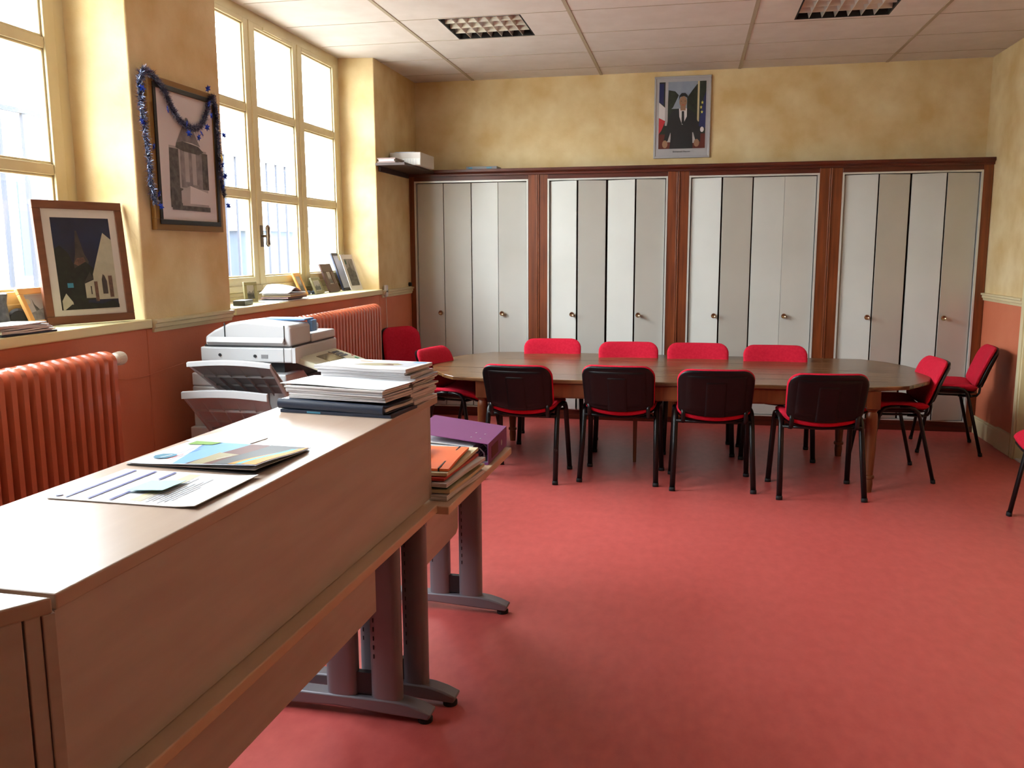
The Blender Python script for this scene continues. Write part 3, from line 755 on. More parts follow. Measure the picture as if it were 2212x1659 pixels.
for x,y in ((-.09,.07),(-.05,.07),(-.09,.16),(-.05,.16)): b.lathe([(.004,.088),(.004,.0912)],'silver',10,(x,y,-x*.1235))
b.build('rivet',pb)
b=MB(); b.tube([(-.03,.05,.01),(-.03,.05,.04),(-.05,.05,.06)],.003,.003,8,'silver'); b.tube([(-.03,.13,.01),(-.03,.13,.04),(-.05,.13,.06)],.003,.003,8,'silver'); b.box(-.06,-.005,.03,.15,.003,.006,'silver'); b.build('lever_mechanism',pb)
z=DZ2
fold=[(.018,'paper2','crumpled white sheaf at the bottom of the folder pile on the small desk'),(.012,'manila','buff folder low in the pile under the orange folder'),(.008,'greenc','dark green folder in the pile under the orange folder'),(.014,'paper2','white sheaf between the green and red folders on the small desk'),(.010,'redc','red folder in the pile under the orange folder'),(.012,'manila','cream folder with tabs just under the orange folder')]
for k,(t,m,lb) in enumerate(fold):
    w=.345; d=.41+.015*(k%2)
    o=booklet(w,d,t,m,m,'document_folder',.004,seed=k)
    cobj(o,lb,'folder',-.285-.004*k+.010*(k%2),-.07+.002*k,z,-3+2*(k%3)-1,'folders in the pile on the small desk'); z+=t+.0035
of=thing('document_folder','bright orange elastic folder on top of the pile on the small desk','folder',cloc(-.275,-.060,z),CR+R(4),'folders in the pile on the small desk')
b=MB(); b.sheet(0,.325,0,.355,lambda x,y:.001+.004*math.sin(y*8),.009,'orange',8,8); b.build('cover',of)
b=MB(); b.box(.285,.291,-.001,.356,.0,.013,'black'); b.build('elastic',of)
z+=.0145
for k,(t,m,lb) in enumerate([(.012,'paper2','small white notepad resting on the orange folder'),(.014,'bbrown','brown notebook in the little pile on the orange folder'),(.010,'navyf','dark blue notebook on top of the orange folder\'s little pile')]):
    b=MB(); b.box(0,.2,0,.15,0,t*.2,m); b.box(0,.197,.003,.147,t*.2,t*.8,'paper2'); b.box(0,.2,0,.15,t*.8,t,m)
    cobj(b.build('notebook'),lb,'notebook',-.33+.004*k,.06+.01*k,z,-2+2*k,'notebooks on the orange folder'); z+=t+.001
b=MB(); b.box(0,.2,0,.13,0,.008,'clear'); b.box(.02,.17,.02,.11,.008,.0085,'btn')
cobj(b.build('plastic_case',bevel=.002),'clear plastic case leaning out beside the purple binder','case',-.325,.10,z+.001,0)

# ------------------------------------------------------------------ photocopier
cp=thing('photocopier','ivory office photocopier with two open side trays below the radiator window','photocopier',(0,0,0))
def bx_(name,par,bev,*boxes,**k):
    b=MB()
    for q in boxes: b.box(*q)
    return b.build(name,par,bevel=bev,**k)
bx_('body',cp,.008,(-2.53,-2.10,4.06,4.66,.03,.93,'cop'),(-2.53,-2.30,4.06,4.66,.93,1.0,'cop'))
b=MB(); b.prism([(4.06,.03),(4.66,.03),(4.66,.80),(4.42,.88),(4.27,1.0),(4.06,1.0)],-2.10,-2.0,'cop',axis='x'); b.build('front_door',cp,bevel=.008)
b=MB(); b.prism([(4.12,.70),(4.60,.70),(4.60,.78),(4.40,.84),(4.25,.96),(4.12,.96)],-2.001,-1.996,'cop2',axis='x'); b.build('door_panel',cp,bevel=.002)
bx_('side_panel',cp,.006,(-2.36,-2.10,4.045,4.06,.70,.93,'cop2'),(-2.34,-2.16,4.048,4.062,.60,.66,'cop2'))
bx_('cassette_drawer',cp,.004,(-2.34,-2.105,4.052,4.062,.56,.685,'copd'),(-2.20,-2.13,4.035,4.055,.645,.662,'white'))
bx_('exit_cavity',cp,.0,(-2.30,-2.03,4.12,4.64,.93,.955,'copd'),(-2.50,-2.05,4.15,4.62,.955,1.062,'copd'))
bx_('scanner_unit',cp,.008,(-2.465,-1.955,4.05,4.62,1.062,1.138,'cop'))
b=MB(); b.prism([(4.052,1.062),(4.13,1.062),(4.13,1.138),(4.052,1.138)],-1.957,-1.94,'cop',axis='x'); b.build('scanner_side',cp)
for X,Z in ((-2.355,1.098),(-2.16,1.095)):
    b=MB(); b.lathe([(.008,0),(.008,-.004)],'copd',12,(X,4.05,Z),'y'); b.build('screw_cap',cp)
b=MB(); b.box(-2.003,-2.001,4.048,4.052,1.065,1.137,'copd'); b.build('side_seam',cp)
b=MB(); b.box(-2.126,-2.09,4.0488,4.051,1.083,1.103,'cop2'); b.build('rating_label',cp)
# document feeder
fd=MB(); fd.prism([(-2.44,1.144),(-1.965,1.144),(-1.965,1.235),(-1.975,1.252),(-2.22,1.272),(-2.30,1.262),(-2.39,1.222),(-2.44,1.19)],4.06,4.30,'cop',axis='y')
f=fd.build('document_feeder',cp,bevel=.012,bseg=3)
b=MB(); b.box(-2.33,-2.325,4.0575,4.0605,1.16,1.262,'copd'); b.box(-2.325,-2.0,4.0575,4.0605,1.173,1.176,'copd'); b.box(-2.002,-1.998,4.0575,4.0605,1.17,1.25,'copd'); b.build('seam',f)
b=MB(); b.add([(-2.42,4.055,1.15),(-2.0,4.055,1.15),(-2.0,4.035,1.165),(-2.0,4.055,1.19),(-2.42,4.055,1.19),(-2.42,4.035,1.165)],[(0,1,2,5),(5,2,3,4),(1,3,2),(0,5,4)],'cop'); b.build('feeder_ridge',f)
bx_('blue_feed_tray',cp,.006,(-2.22,-1.97,4.24,4.36,1.262,1.272,'sky'),(-1.985,-1.955,4.3,4.36,1.20,1.262,'sky'))
bx_('platen_cover',cp,.008,(-2.45,-1.955,4.30,4.60,1.146,1.19,'cop'))
bx_('output_ramp',cp,.01,(-2.35,-2.05,4.40,4.60,1.19,1.225,'cop'))
bx_('copier_gap',cp,0,(-2.45,-1.965,4.07,4.6,1.137,1.147,'copd'))
# control panel
pn=bpy.data.objects.new('control_panel',None); COL.objects.link(pn); pn.parent=cp; pn.location=(-1.955,4.10,1.085); pn.rotation_euler=(0,R(18),0)
bx_('panel_case',pn,.008,(0,.20,0,.48,-.03,.0,'copy'))
bx_('screen',pn,.0,(.04,.13,.15,.32,.0,.002,'lcd'),(.03,.14,.325,.331,0,.003,'copd'))
b=MB()
for i in range(4):
    for j in range(3): b.box(.04+j*.026,.058+j*.026,.35+i*.02,.364+i*.02,0,.003,'btn')
for i in range(4): b.box(.145,.158,.06+i*.022,.064+i*.022,0,.003,'cop2')
b.box(.15,.17,.42,.44,0,.003,'green'); b.box(.12,.13,.445,.455,0,.003,'red'); b.build('keypad',pn)
# trays sloping up towards the camera
def tray(name,x0,x1,ya,za,yl,zl,lipw,m,xl0,xl1):
    t=bpy.data.objects.new(name,None); COL.objects.link(t); t.parent=cp
    b=MB(); n=10; 
    def P(x,s,off):
        y=ya+(yl-ya)*s; z=za+(zl-za)*s+off; return (x,y,z)
    vs=[];fs=[]
    for k,off in enumerate((0,.016)):
        for s in (0,1):
            X0=x0+(xl0-x0)*s; X1=x1+(xl1-x1)*s
            for i in range(n+1):
                x=X0+(X1-X0)*i/n; vs.append(P(x,s,off+.012*math.sin(PI*i/n)*s))
    N=n+1
    for i in range(n):
        fs+=[(i,i+1,N+i+1,N+i),(2*N+i,3*N+i,3*N+i+1,2*N+i+1),(i,2*N+i,2*N+i+1,i+1),(N+i,N+i+1,3*N+i+1,3*N+i)]
    fs+=[(0,N,3*N,2*N),(n,2*N+n,3*N+n,N+n)]
    b.add(vs,fs,m); b.build('tray_plate',t)
    b=MB()
    for i in range(1,5):
        x=x0+(x1-x0)*i/5; xx=xl0+(xl1-xl0)*i/5
        b.add([P(x-.002,0.05,-.02),P(x+.002,.05,-.02),P(xx+.002,.95,0),P(xx-.002,.95,0),P(x-.002,0.05,0.004),P(x+.002,.05,0.004)],[(0,1,2,3),(0,3,4),(1,5,2)],m)
    for s in (.33,.66):
        X0=x0+(xl0-x0)*s; X1=x1+(xl1-x1)*s; p=P(X0,s,-.008); q=P(X1,s,.004); b.box(X0,X1,p[1]-.002,p[1]+.002,p[2],q[2],m)
    b.build('tray_rib',t)
    b=MB(); 
    vs=[];fs=[]
    for i in range(n+1):
        x=xl0+(xl1-xl0)*i/n; w=.012*math.sin(PI*i/n)
        for dy,dz in ((0,-.004),(-.014,-.002),(-.014,lipw),(0,lipw+.004)): vs.append((x,yl+dy,zl+dz+w))
    for i in range(n):
        for k in range(4): fs.append((i*4+k,i*4+(k+1)%4,(i+1)*4+(k+1)%4,(i+1)*4+k))
    fs+=[(0,1,2,3),(n*4+3,n*4+2,n*4+1,n*4)]
    b.add(vs,fs,'cop'); b.build('tray_lip',t)
    b=MB()
    for X,XL_ in ((x0,xl0),(x1,xl1)):
        b.add([P(X,0,-.03),P(X,0,.03),P(XL_,1,.016),P(XL_,1,0)]+[(lambda p:(p[0]+(.012 if X==x0 else -.012),p[1],p[2]))(p) for p in (P(X,0,-.03),P(X,0,.03),P(XL_,1,.016),P(XL_,1,0))],
          [(0,1,2,3),(7,6,5,4),(0,4,5,1),(1,5,6,2),(2,6,7,3),(3,7,4,0)],'cop')
    b.build('tray_side',t)
    return t
tray('output_tray',-2.33,-1.99,4.05,.905,3.77,1.075,.018,'cop2',-2.365,-1.93)
tray('bypass_tray',-2.42,-2.05,4.05,.70,3.78,.915,.03,'cop',-2.41,-1.96)
bx_('bypass_housing',cp,.006,(-2.53,-2.05,4.02,4.06,.56,.72,'cop'))
bx_('plinth',cp,.0,(-2.5,-2.03,4.1,4.62,0,.035,'copd'))

# ------------------------------------------------------------------ radiators
def radiator(label,y0,n,x0,depth,z0,z1,valve):
    pitch=.06
    t=thing('radiator',label,'radiator',(x0,y0,0))
    b=MB()
    for k in range(n):
        y=k*pitch; r=.021
        # one section: front and back column joined by rounded hoop
        prof=[]
        for i in range(13):
            a=PI*i/12; prof.append((depth/2-math.cos(a)*(depth/2-.004), z1-.045+.045*math.sin(a)))
        out=[(.004,z0+.03)]+prof+[(depth-.004,z0+.03),(depth/2,z0)]
        vs=[];m=len(out)
        for (sy,ins) in ((-.6*r,0),(-r*1.05,.010),(r*1.05,.010),(.6*r,0)):
            pass
        lay_=[(-r*1.0,.012),(-r*.62,.0),(r*.62,.0),(r*1.0,.012)]
        cx,cz=depth/2,(z0+z1)/2
        for (yy,ins) in lay_:
            for (px,pz) in out:
                vs.append((px+(ins if px<cx else -ins), y+yy, pz-(ins if pz>cz else -ins)*.8))
        fs=[]
        for L in range(3):
            for i in range(m): fs.append((L*m+i,L*m+(i+1)%m,(L+1)*m+(i+1)%m,(L+1)*m+i))
        fs+=[tuple(range(m))[::-1],tuple(3*m+i for i in range(m))]
        b.add(vs,fs,'rad')
    b.tube([(depth/2,-.02,z0+.07),(depth/2,n*pitch-.04,z0+.07)],.02,.02,10,'rad'); b.tube([(depth/2,-.02,z1-.07),(depth/2,n*pitch-.04,z1-.07)],.02,.02,10,'rad')
    for k in (1,n-2):
        b.box(-.035,.0,k*pitch-.01,k*pitch+.01,z1-.2,z1-.17,'rad')
    for k in (1,n-2): b.tube([(depth/2,k*pitch,0.0),(depth/2,k*pitch,z0+.06)],.015,.015,8,'rad')
    fix(b.build('radiator_body',t),40)
    if valve:
        yv=n*pitch-.035
        b=MB(); b.tube([(depth/2,yv-.01,z1-.045),(depth/2,yv+.045,z1-.045)],.018,.018,12,'black'); b.box(depth/2-.02,depth/2+.0,yv+.01,yv+.04,z1-.08,z1-.03,'black'); b.build('valve_body',t)
        b=MB(); P=[]
        prof=[(.018,.045),(.026,.05),(.028,.06),(.031,.105),(.029,.112),(.024,.115),(.022,.118),(.001,.119)]
        b.lathe([(r,h+yv) for r,h in prof],'valve',24,(depth/2,0,z1-.045),'y')
        for k in range(24):
            w=2*PI*k/24; rr=.0295; b.tube([(depth/2+rr*math.cos(w)*.97,yv+.062,z1-.045+rr*math.sin(w)*.97),(depth/2+rr*math.cos(w)*1.06,yv+.10,z1-.045+rr*math.sin(w)*1.06)],.0014,.0014,5,'valve')
        fix(b.build('thermostatic_head',t),50)
    return t
radiator('orange cast radiator nearest the camera with a white thermostatic valve',1.72,29,-2.62,.135,.12,1.185,True)
radiator('orange cast radiator under the far window behind the photocopier',5.0,32,-2.63,.125,.12,1.19,False)

# ------------------------------------------------------------------ framed pictures
def frame_thing(name,label,w,h,fw,fd,fm,loc,rotz,lean,inner=None,group=None,cat='picture',mount=None,extra=None,back='black'):
    # local: x along the width, z up, faces -y ; origin at bottom left
    t=thing(name,label,cat,loc,rotz,group); t.rotation_euler=(-lean,0,rotz)
    t.rotation_mode='XYZ'
    b=MB(); b.box(0,w,-fd/2,fd/2,0,fw,fm); b.box(0,w,-fd/2,fd/2,h-fw,h,fm); b.box(0,fw,-fd/2,fd/2,fw,h-fw,fm); b.box(w-fw,w,-fd/2,fd/2,fw,h-fw,fm)
    if extra:
        m2,a,d=extra
        b.box(a,w-a,-fd/2-d,-fd/2,a,fw,m2); b.box(a,w-a,-fd/2-d,-fd/2,h-fw,h-a,m2); b.box(a,fw,-fd/2-d,-fd/2,fw,h-fw,m2); b.box(w-fw,w-a,-fd/2-d,-fd/2,fw,h-fw,m2)
    b.build('picture_frame',t,bevel=.0025)
    b=MB(); b.box(fw*.5,w-fw*.5,fd/2-.004,fd/2-.001,fw*.5,h-fw*.5,back); b.build('backing',t)
    b=MB(); y0=-fd/2+.006
    b.box(fw,w-fw,y0,y0+.003,fw,h-fw,mount or 'mount'); b.build('mount_board',t)
    if inner:
        b=MB()
        for k,(poly,m) in enumerate(inner):
            yy=y0-.0004-.00018*k
            b.add([(x,yy,z) for x,z in poly],[tuple(range(len(poly)))],m)
        b.build('image',t)
    return t
def disc(cx,cz,r,n=14,sx=1): return [(cx+r*sx*math.cos(2*PI*k/n),cz+r*math.sin(2*PI*k/n)) for k in range(n)]
def star5(cx,cz,r): return [(cx+(r if k%2==0 else r*.42)*math.sin(PI*k/5),cz+(r if k%2==0 else r*.42)*math.cos(PI*k/5)) for k in range(10)]
def sc(polys,x0,x1,z0,z1):
    return [([(x0+(x1-x0)*a,z0+(z1-z0)*c) for a,c in p],m) for p,m in polys]
# wall portrait
por=[(rct(0,1,0,1),'foliage'),([(.2,.6),(.8,.6),(.85,1),(.15,1)],'psky'),([(.18,.55),(.30,.62),(.42,.80),(.34,.86),(.2,.88)],'foliage'),([(.6,.76),(.7,.86),(.8,.95),(.86,.97),(.86,.55),(.6,.55)],'foliage'),
 (rct(.13,.19,.35,1),'ppale'),(rct(.82,.86,.4,1),'manila'),([(0,.7),(.1,.66),(.1,.98),(0,.98)],'navyflag'),([(0,.47),(.13,.42),(.13,.62),(0,.7)],'pwhite'),([(0,.22),(.06,.28),(.14,.42),(0,.47)],'redflag'),
 ([(.86,.33),(1,.3),(1,.85),(.95,.75),(.88,.45)],'navyflag'),(star5(.925,.68,.03),'star'),(star5(.9,.61,.03),'star'),(star5(.92,.54,.03),'star'),
 (rct(0,1,0,.22),'bbrown'),(rct(.16,.26,.1,.24),'ppale'),(rct(.72,.82,.08,.24),'ppale'),(disc(.93,.28,.04),'pwhite'),
 ([(.1,.06),(.16,.30),(.20,.46),(.28,.56),(.42,.60),(.62,.60),(.74,.54),(.84,.40),(.9,.24),(.9,.1),(.8,.1),(.72,.3),(.74,0),(.24,0),(.28,.3),(.2,.12)],'suit'),
 ([(.43,.6),(.60,.6),(.60,.48),(.52,.36),(.50,.36),(.44,.48)],'pwhite'),([(.49,.56),(.54,.56),(.55,.38),(.52,.36),(.49,.38)],'suit'),
 (rct(.46,.57,.57,.64),'skin'),(disc(.515,.70,.085,16,.95),'skin'),([(.42,.72),(.43,.79),(.48,.83),(.56,.83),(.61,.79),(.62,.71),(.60,.76),(.53,.785),(.45,.77)],'suit'),
 (disc(.14,.07,.06,10),'skin'),(disc(.82,.08,.06,10),'skin'),(rct(.465,.49,.705,.712),'suit'),(rct(.545,.57,.705,.712),'suit'),(rct(.49,.545,.648,.655),'redc')]
W_,H_=.515,.735
pt=frame_thing('framed_portrait','silver framed portrait of a person in dark suit between flags, above wardrobes',W_,H_,.018,.022,'silver',(-.362,8.4885,2.468),0,0,
  sc(por,.045,W_-.045,.085,H_-.05),mount='silver')
cu=bpy.data.curves.new('caption_text','FONT'); cu.body='Emmanuel Macron'; cu.size=.021; cu.align_x='CENTER'; cu.extrude=.0003; cu.materials.append(M['black'])
tmp=bpy.data.objects.new('caption_text',cu); COL.objects.link(tmp); bpy.context.view_layer.update()
me=bpy.data.meshes.new_from_object(tmp.evaluated_get(bpy.context.evaluated_depsgraph_get())); bpy.data.objects.remove(tmp)
co=bpy.data.objects.new('caption',me); COL.objects.link(co); co.parent=pt; co.location=(W_/2,-.0065,.052); co.rotation_euler=(R(90),0,0)
# tower print on the pier
tow=[(rct(.16,.88,.10,.58),'ppale'),([(.14,.15),(.33,.15),(.33,.56),(.16,.56)],'pdark'),(rct(.70,.90,.25,.56),'pdark'),([(.36,.25),(.78,.25),(.78,.56),(.36,.56)],'pgrey'),(rct(.44,.52,.30,.55),'ppale'),(rct(.58,.66,.28,.55),'ppale'),
 ([(.28,.57),(.3,.61),(.42,.63),(.72,.61),(.82,.57),(.72,.54),(.42,.55)],'pdark'),([(.30,.61),(.50,.83),(.53,.83),(.76,.61),(.6,.63),(.42,.63)],'pgrey'),([(.14,.08),(.35,.08),(.38,.24),(.14,.26)],'pdark'),
 ([(.34,.12),(.5,.12),(.52,.27),(.34,.22)],'ppale'),([(.5,.12),(.9,.12),(.9,.22),(.52,.27)],'pwhite'),(rct(.16,.9,.06,.10),'pdark')]
TW,TH=.65,.765
tp=frame_thing('framed_print','tall framed print of a round tower draped with blue tinsel between the windows',TW,TH,.055,.03,'gold',(XL+.018,4.035,1.733),R(90),0,sc(tow,.075,TW-.075,.07,TH-.06),mount='pwhite',extra=('black',.03,.006))
# garland
gl=thing('tinsel_garland','blue and silver tinsel garland with foil stars looped over the tower print','garland',(XL+.04,-.012,.01))
path=[(4.03,1.86),(4.005,1.95),(4.0,2.06),(3.985,2.2),(3.965,2.33),(3.965,2.44),(4.0,2.49),(4.07,2.49),(4.13,2.455),(4.18,2.42),(4.21,2.37),(4.25,2.33),(4.30,2.29),(4.36,2.272),(4.43,2.27),(4.49,2.29),(4.54,2.335),(4.575,2.39),(4.605,2.45),(4.64,2.47),(4.665,2.41),(4.672,2.33),(4.675,2.2),(4.68,2.08),(4.69,1.98),(4.71,1.92)]
fine=[]
for i in range(len(path)-1):
    for k in range(6): a=k/6; fine.append((path[i][0]*(1-a)+path[i+1][0]*a,path[i][1]*(1-a)+path[i+1][1]*a))
b=MB(); b.tube([(0,y,z) for y,z in fine],.004,.004,6,'tinsel'); b.build('garland_cord',gl)
b=MB(); rr=random.Random(3)
for i,(y,z) in enumerate(fine):
    rad=.034 if i<40 else .026
    for k in range(60 if i<44 else 48):
        w=rr.uniform(0,2*PI); e=rr.uniform(-1,1); L=rad*rr.uniform(.6,1.1)
        q=math.sqrt(1-e*e); d=Vector((abs(math.cos(w))*q if rr.random()<.8 else -.4*q, math.sin(w)*q, e))
        p=Vector((0,y+rr.uniform(-.01,.01),z+rr.uniform(-.01,.01))); s_=Vector((rr.uniform(-1,1),rr.uniform(-1,1),rr.uniform(-1,1))).cross(d).normalized()*.0024
        b.add([p-s_,p+s_,p+d*L],[(0,1,2)],'tinsel')
b.build('tinsel_fringe',gl)['kind']='stuff'
for y,z,m in ((3.955,2.40,'bstar'),(3.94,2.24,'bstar'),(4.02,2.13,'bstar'),(4.16,2.33,'bstar'),(4.345,2.235,'bstar'),(4.33,2.285,'bstar'),(4.44,2.225,'bstar'),(4.47,2.25,'bstar'),(4.53,2.29,'bstar'),(4.58,2.36,'bstar'),(4.565,2.42,'bstar'),(4.56,2.50,'bstar'),(4.735,2.27,'bstar'),(4.70,2.14,'ystar'),(4.705,2.1,'bstar'),(4.725,2.04,'bstar'),(4.70,1.98,'bstar'),(4.745,1.875,'bstar'),(4.04,1.9,'bstar'),(4.05,1.84,'bstar')):
    b=MB(); P=[((.024 if k%2==0 else .012)*math.sin(PI*k/6),(.024 if k%2==0 else .012)*math.cos(PI*k/6)) for k in range(12)]
    b.add([(.004,0,0)]+[(0,p[0],p[1]) for p in P]+[(-.004,0,0)],[(0,1+k,1+(k+1)%12) for k in range(12)]+[(13,1+(k+1)%12,1+k) for k in range(12)],m)
    o=b.build('foil_star',gl); o.location=(.022,y-(.03 if y>4.68 else 0),z); o.rotation_euler=(rr.uniform(-.5,.5),rr.uniform(-.4,.4),rr.uniform(-.4,.4))
    if m=='ystar': o['label']='gold foil star'
# church photo on the near sill
chu=[(rct(0,1,0,1),'night'),([(0,0),(.45,0),(.5,.3),(.42,.55),(.3,.48),(.22,.62),(.1,.7),(0,.66)],'tree'),([(.34,.6),(.385,.86),(.41,.86),(.5,.6)],'roof'),([(.3,.5),(.34,.6),(.5,.6),(.56,.52),(.5,.42),(.3,.42)],'roof'),([(.36,.56),(.48,.57),(.52,.5),(.44,.45),(.3,.5)],'brick'),
 ([(.28,.1),(.62,.1),(.62,.45),(.5,.52),(.3,.45)],'tree'),([(.60,.1),(.60,.38),(.86,.84),(1,.76),(1,.1)],'stone'),([(.44,.12),(.44,.28),(.6,.32),(.62,.12)],'stone'),([(.42,.28),(.55,.41),(.6,.33)],'roof'),(rct(.60,.66,.08,.30),'brick'),(rct(.86,.93,.12,.36),'brick'),
 ([(.74,.16),(.74,.32),(.77,.38),(.80,.36),(.83,.3),(.83,.16)],'roof'),(rct(.53,.55,.16,.25),'roof'),([(.02,.0),(.02,.1),(.1,.18),(.2,.08),(.2,0)],'stone'),([(.05,0),(.18,.06),(.3,.03),(.5,.07),(.7,.05),(.9,.09),(1,.04),(1,0)],'tree'),(rct(.14,.24,.24,.29),'teal')]
BW,BH=.44,.575
frame_thing('framed_photo','large walnut framed photo of a white church leaning on the near windowsill',BW,BH,.038,.022,'walnutf',(-2.885,3.478,SZ+.003),R(67.8),R(6),sc(chu,.078,BW-.074,.066,BH-.078))
spi=[(rct(0,1,0,1),'ppale'),([(.3,.62),(.33,.85),(.36,.62),(.6,.3),(.3,.3)],'pdark'),([(0,0),(0,.3),(.3,.35),(.5,.4),(.8,.45),(1,.35),(1,0)],'pgrey'),(disc(.08,.75,.12,8),'manila')]

def small(label,fm,w,h,fw,x,y,rz,lean,inner,mount='mount',cat='picture frame',fd=.016):
    t=frame_thing('photo_frame',label,w,h,fw,fd,fm,(x,y,SZ+.0035),R(rz),R(lean),inner,cat=cat,mount=mount)
    s=MB(); s.prism([(h*.72,0),(h*.75,0),(.10+h*.04,-.0),(.09+h*.03,0)],0,.001,'black')
    # easel strut behind
    e=MB(); L=math.radians(lean); hh=h*.6; yb=fd/2
    zb=-0.0; k=hh*math.cos(L); back=max(.02,hh*math.sin(L)*.4+.02)
    e.add([(w/2-.015,yb,hh),(w/2+.015,yb,hh),(w/2+.02,yb+.035,.012+.035*math.tan(L)),(w/2-.02,yb+.035,.012+.035*math.tan(L))],[(0,1,2,3)],'black')
    e.build('easel_strut',t)
    return t
small('small pine frame with a steeple print, in front of the large church photo','pinef',.205,.185,.028,-2.87,3.375,98,22,sc(spi,.033,.172,.033,.152))
lnd=[(rct(0,1,0,1),'ppale'),(rct(0,1,0,.4),'pdark'),([(0,.4),(.3,.6),(.6,.45),(1,.7),(1,.4)],'pgrey')]
small('small grey-brown frame standing behind the black box on the far sill','greyf',.10,.135,.022,-2.88,5.30,62,6,sc(lnd,.024,.076,.024,.11))
small('light wooden frame half hidden behind the paper pile on the far sill','pinef',.155,.18,.026,-2.885,6.17,96,22,sc(lnd,.03,.125,.03,.15))
small('low grey-green frame beside the brown frame on the far sill','greyf',.22,.135,.024,-2.875,6.42,97,21,sc(lnd,.04,.18,.03,.105))
small('dark brown frame with a small narrow picture on the far sill','brownf',.23,.245,.07,-2.875,6.69,92,21,sc(lnd,.075,.155,.075,.17))
small('large navy frame leaning behind the white postcard print on the far sill','navyf',.25,.335,.022,-2.895,7.02,90,19,None,mount='lgrey')
ps=MB(); ps.box(0,.2,-.004,.0,0,.32,'pwhite')
post=thing('postcard_print','white mounted postcard print of a street scene leaning at the far end of the sill','print',(-2.84,7.06,SZ+.004),R(82)); post.rotation_euler=(R(-19),0,R(82))
ps.build('card_mount',post)
b=MB()
for k,(poly,m) in enumerate(sc([(rct(0,1,0,1),'pgrey'),([(0,0),(.0,.6),(.4,.7),(.5,.95),(.6,.6),(1,.5),(1,0)],'pdark'),(rct(.05,.2,.8,.95),'greenc')],.035,.175,.04,.28)):
    b.add([(x,-.0045-.0002*k,z) for x,z in poly],[tuple(range(len(poly)))],m)
b.build('image',post)

# sill clutter
b=MB(); b.box(0,.075,0,.165,0,.032,'black'); tag(b.build('black_box',bevel=.003),'flat black box at the near end of the far sill','box',loc=(-2.80,5.0,SZ+.001),rotz=R(10))
b=MB(); b.box(-.006,0,0,.1,0,.07,'bbrown'); 
z=SZ+.001
sl=[(.2,.42,.004,'white'),(.16,.30,.006,'black'),(.2,.31,.012,'brownc'),(.2,.30,.008,'manila'),(.2,.31,.01,'paper2')]
sln=['loose white sheet under the pile on the far sill','thin black folder at the bottom of the pile on the far sill','brown folder in the pile on the far sill','buff folder in the pile on the far sill','white folder under the top sheets on the far sill']
for k,(w,d,t,m) in enumerate(sl):
    b=MB(); b.sheet(0,w,0,d,lambda x,y:0,t,m,4,6); o=b.build('paper_pile_sheet' if 0 else 'document_folder'); tag(o,sln[k],'folder','folders on the far sill',(-2.88+.01*(k%2),5.50-.1*(k==0)+.01*k,z),R(-3+2*k)); z+=t+.002
b=MB(); b.sheet(0,.205,0,.34,lambda x,y:.058*math.exp(-((y-.15)/.085)**2)*(.45+.55*math.cos((x-.06)*9)),.003,'white',8,14); tag(b.build('white_papers',smooth=True),'crumpled white papers on top of the pile on the far sill','paper',loc=(-2.88,5.50,z),rotz=R(4))
b=MB(); b.lathe([(.004,0),(.02,.008),(.022,.02),(.012,.03),(.004,.032)],'btn',12); b.lathe([(.015,0),(.018,.02),(.006,.03)],'btn',12,(.02,.05,0)); tag(fix(b.build('trinket')),'small blue ornament beside the low grey-green frame','ornament',loc=(-2.93,6.40,SZ+.001))
z=SZ+.001
for k in range(6):
    m=['navyf','paper2','white','lgrey','white','paper2'][k]
    o=booklet(.17,.30,.006,m,'lgrey' if k else 'navyf','magazine',.003,seed=k); o.data.materials[0]=M[m]
    tag(o,'magazine in the small pile at the left edge of the near windowsill','magazine','magazines on the near sill',(-2.855+.006*(k%3),2.99-.012*k,z),R(2*(k%3)-2)); z+=.0075
b=MB(); b.lathe([(.0,0),(.05,.0),(.055,.03),(.045,.12),(.05,.16),(.04,.165),(.001,.165)],'pdark',20); tag(fix(b.build('dark_vase')),'dark rounded vase at the left edge behind the magazines','vase',loc=(-2.91,3.21,SZ+.001))
b=MB(); b.lathe([(.001,-.01),(.035,-.01),(.045,0),(.035,.01),(.001,.01)],'black',22,(0,0,.046),'y'); b.box(-.02,.02,-.02,.02,0,.006,'black'); tag(fix(b.build('tape_dispenser')),'small black disc-shaped desk item behind the pine frame','desk item',loc=(-2.93,3.36,SZ+.001),rotz=R(60))
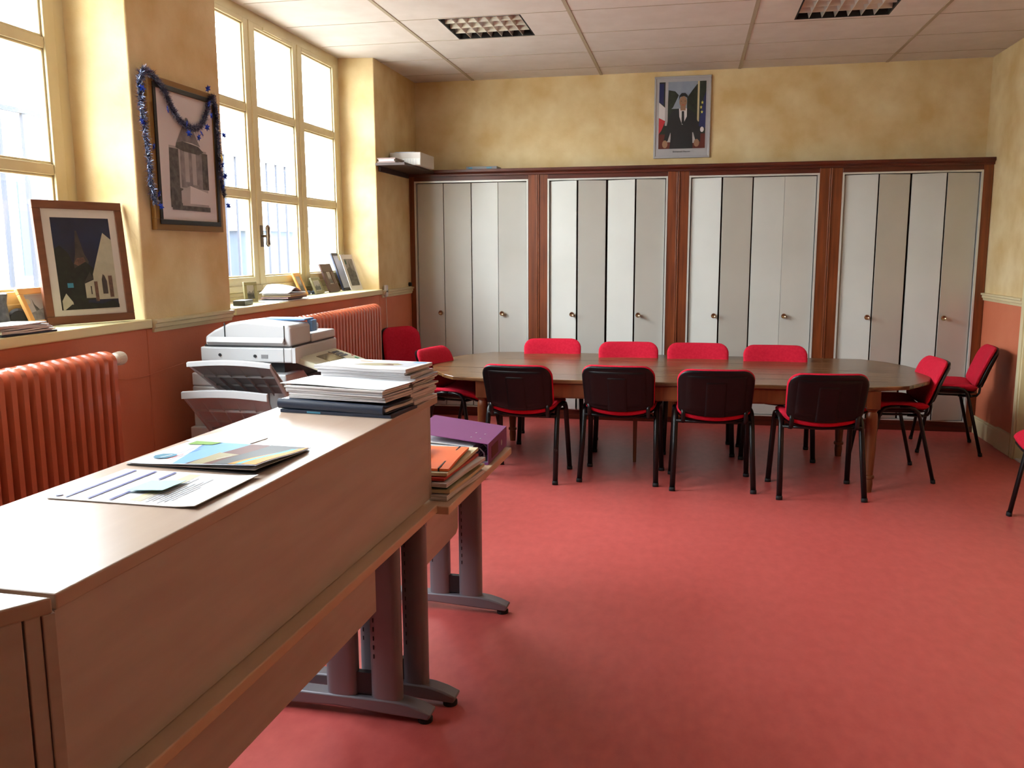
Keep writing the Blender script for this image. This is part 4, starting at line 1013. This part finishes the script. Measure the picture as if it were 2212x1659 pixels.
# fax line box and cord
sw=thing('wall_box','small white phone socket hanging at the end of the far sill','socket',(XL+.004,7.465,1.215))
b=MB(); b.box(0,.028,-.03,.03,0,.105,'pvc'); b.build('socket_case',sw,bevel=.008)
b=MB(); b.tube([(.014,0,.002),(.016,.004,-.2),(.02,.02,-.45),(.03,.05,-.7),(.03,.06,-1.0),(.03,.05,-1.21)],.0022,.0022,6,'pvc'); b.build('cord',sw)
b=MB(); b.lathe([(.02,0),(.02,.02),(.012,.028)],'black',14,(XL+.001,8.18,1.30),'x'); tag(b.build('wall_hook'),'small black round hook on the wall by the left wardrobe','hook')
b=MB(); b.tube([(XL+.006,3.5,1.08),(XL+.006,3.62,1.03),(XL+.006,3.75,1.005),(XL+.006,3.9,1.0),(XL+.006,4.05,1.012),(XL+.03,4.2,1.03)],.0025,.0025,6,'dado'); tag(b.build('wall_cable'),'thin painted cable sagging along the orange wall by the radiator','cable')

# ------------------------------------------------------------------ world, camera
w=bpy.data.worlds.new('overcast'); S.world=w; w.use_nodes=True
bg=w.node_tree.nodes['Background']; bg.inputs[0].default_value=(.89,.95,1.0,1); bg.inputs[1].default_value=17.0
wn=w.node_tree; tcw=wn.nodes.new('ShaderNodeTexCoord'); sx=wn.nodes.new('ShaderNodeSeparateXYZ'); mr=wn.nodes.new('ShaderNodeMapRange')
mr.inputs['From Min'].default_value=0; mr.inputs['From Max'].default_value=1; mr.inputs['To Min'].default_value=30.; mr.inputs['To Max'].default_value=38.
wn.links.new(tcw.outputs['Generated'],sx.inputs[0]); wn.links.new(sx.outputs['Z'],mr.inputs['Value']); wn.links.new(mr.outputs[0],bg.inputs[1])   # overcast sky: brighter overhead
F=1876.; P_,Y_,Ro=R(8.73),R(11.5),R(-.27)
fw=Vector((-math.sin(Y_)*math.cos(P_),math.cos(Y_)*math.cos(P_),-math.sin(P_)))
rt=fw.cross(Vector((0,0,1))).normalized(); up=rt.cross(fw)
r2=rt*math.cos(Ro)+up*math.sin(Ro); u2=-rt*math.sin(Ro)+up*math.cos(Ro)
cam=bpy.data.cameras.new('camera'); cam.sensor_fit='HORIZONTAL'; cam.sensor_width=36; cam.lens=36*F/2212; cam.clip_start=.05
co=bpy.data.objects.new('camera',cam); COL.objects.link(co)
mw=Matrix((r2,u2,-fw)).transposed().to_4x4(); mw.translation=Vector((0,0,1.62)); co.matrix_world=mw
S.camera=co
S.view_settings.view_transform='Standard'; S.view_settings.look='None'; S.view_settings.gamma=1; S.view_settings.use_curve_mapping=False
S.view_settings.exposure=0.14
S.cycles.use_denoising=True
try: S.cycles.denoiser='OPENIMAGEDENOISE'
except Exception: pass
S.cycles.max_bounces=10; S.cycles.diffuse_bounces=3; S.cycles.glossy_bounces=4; S.cycles.transparent_max_bounces=12; S.cycles.transmission_bounces=4
S.cycles.caustics_reflective=False; S.cycles.caustics_refractive=False
S.cycles.sample_clamp_indirect=6
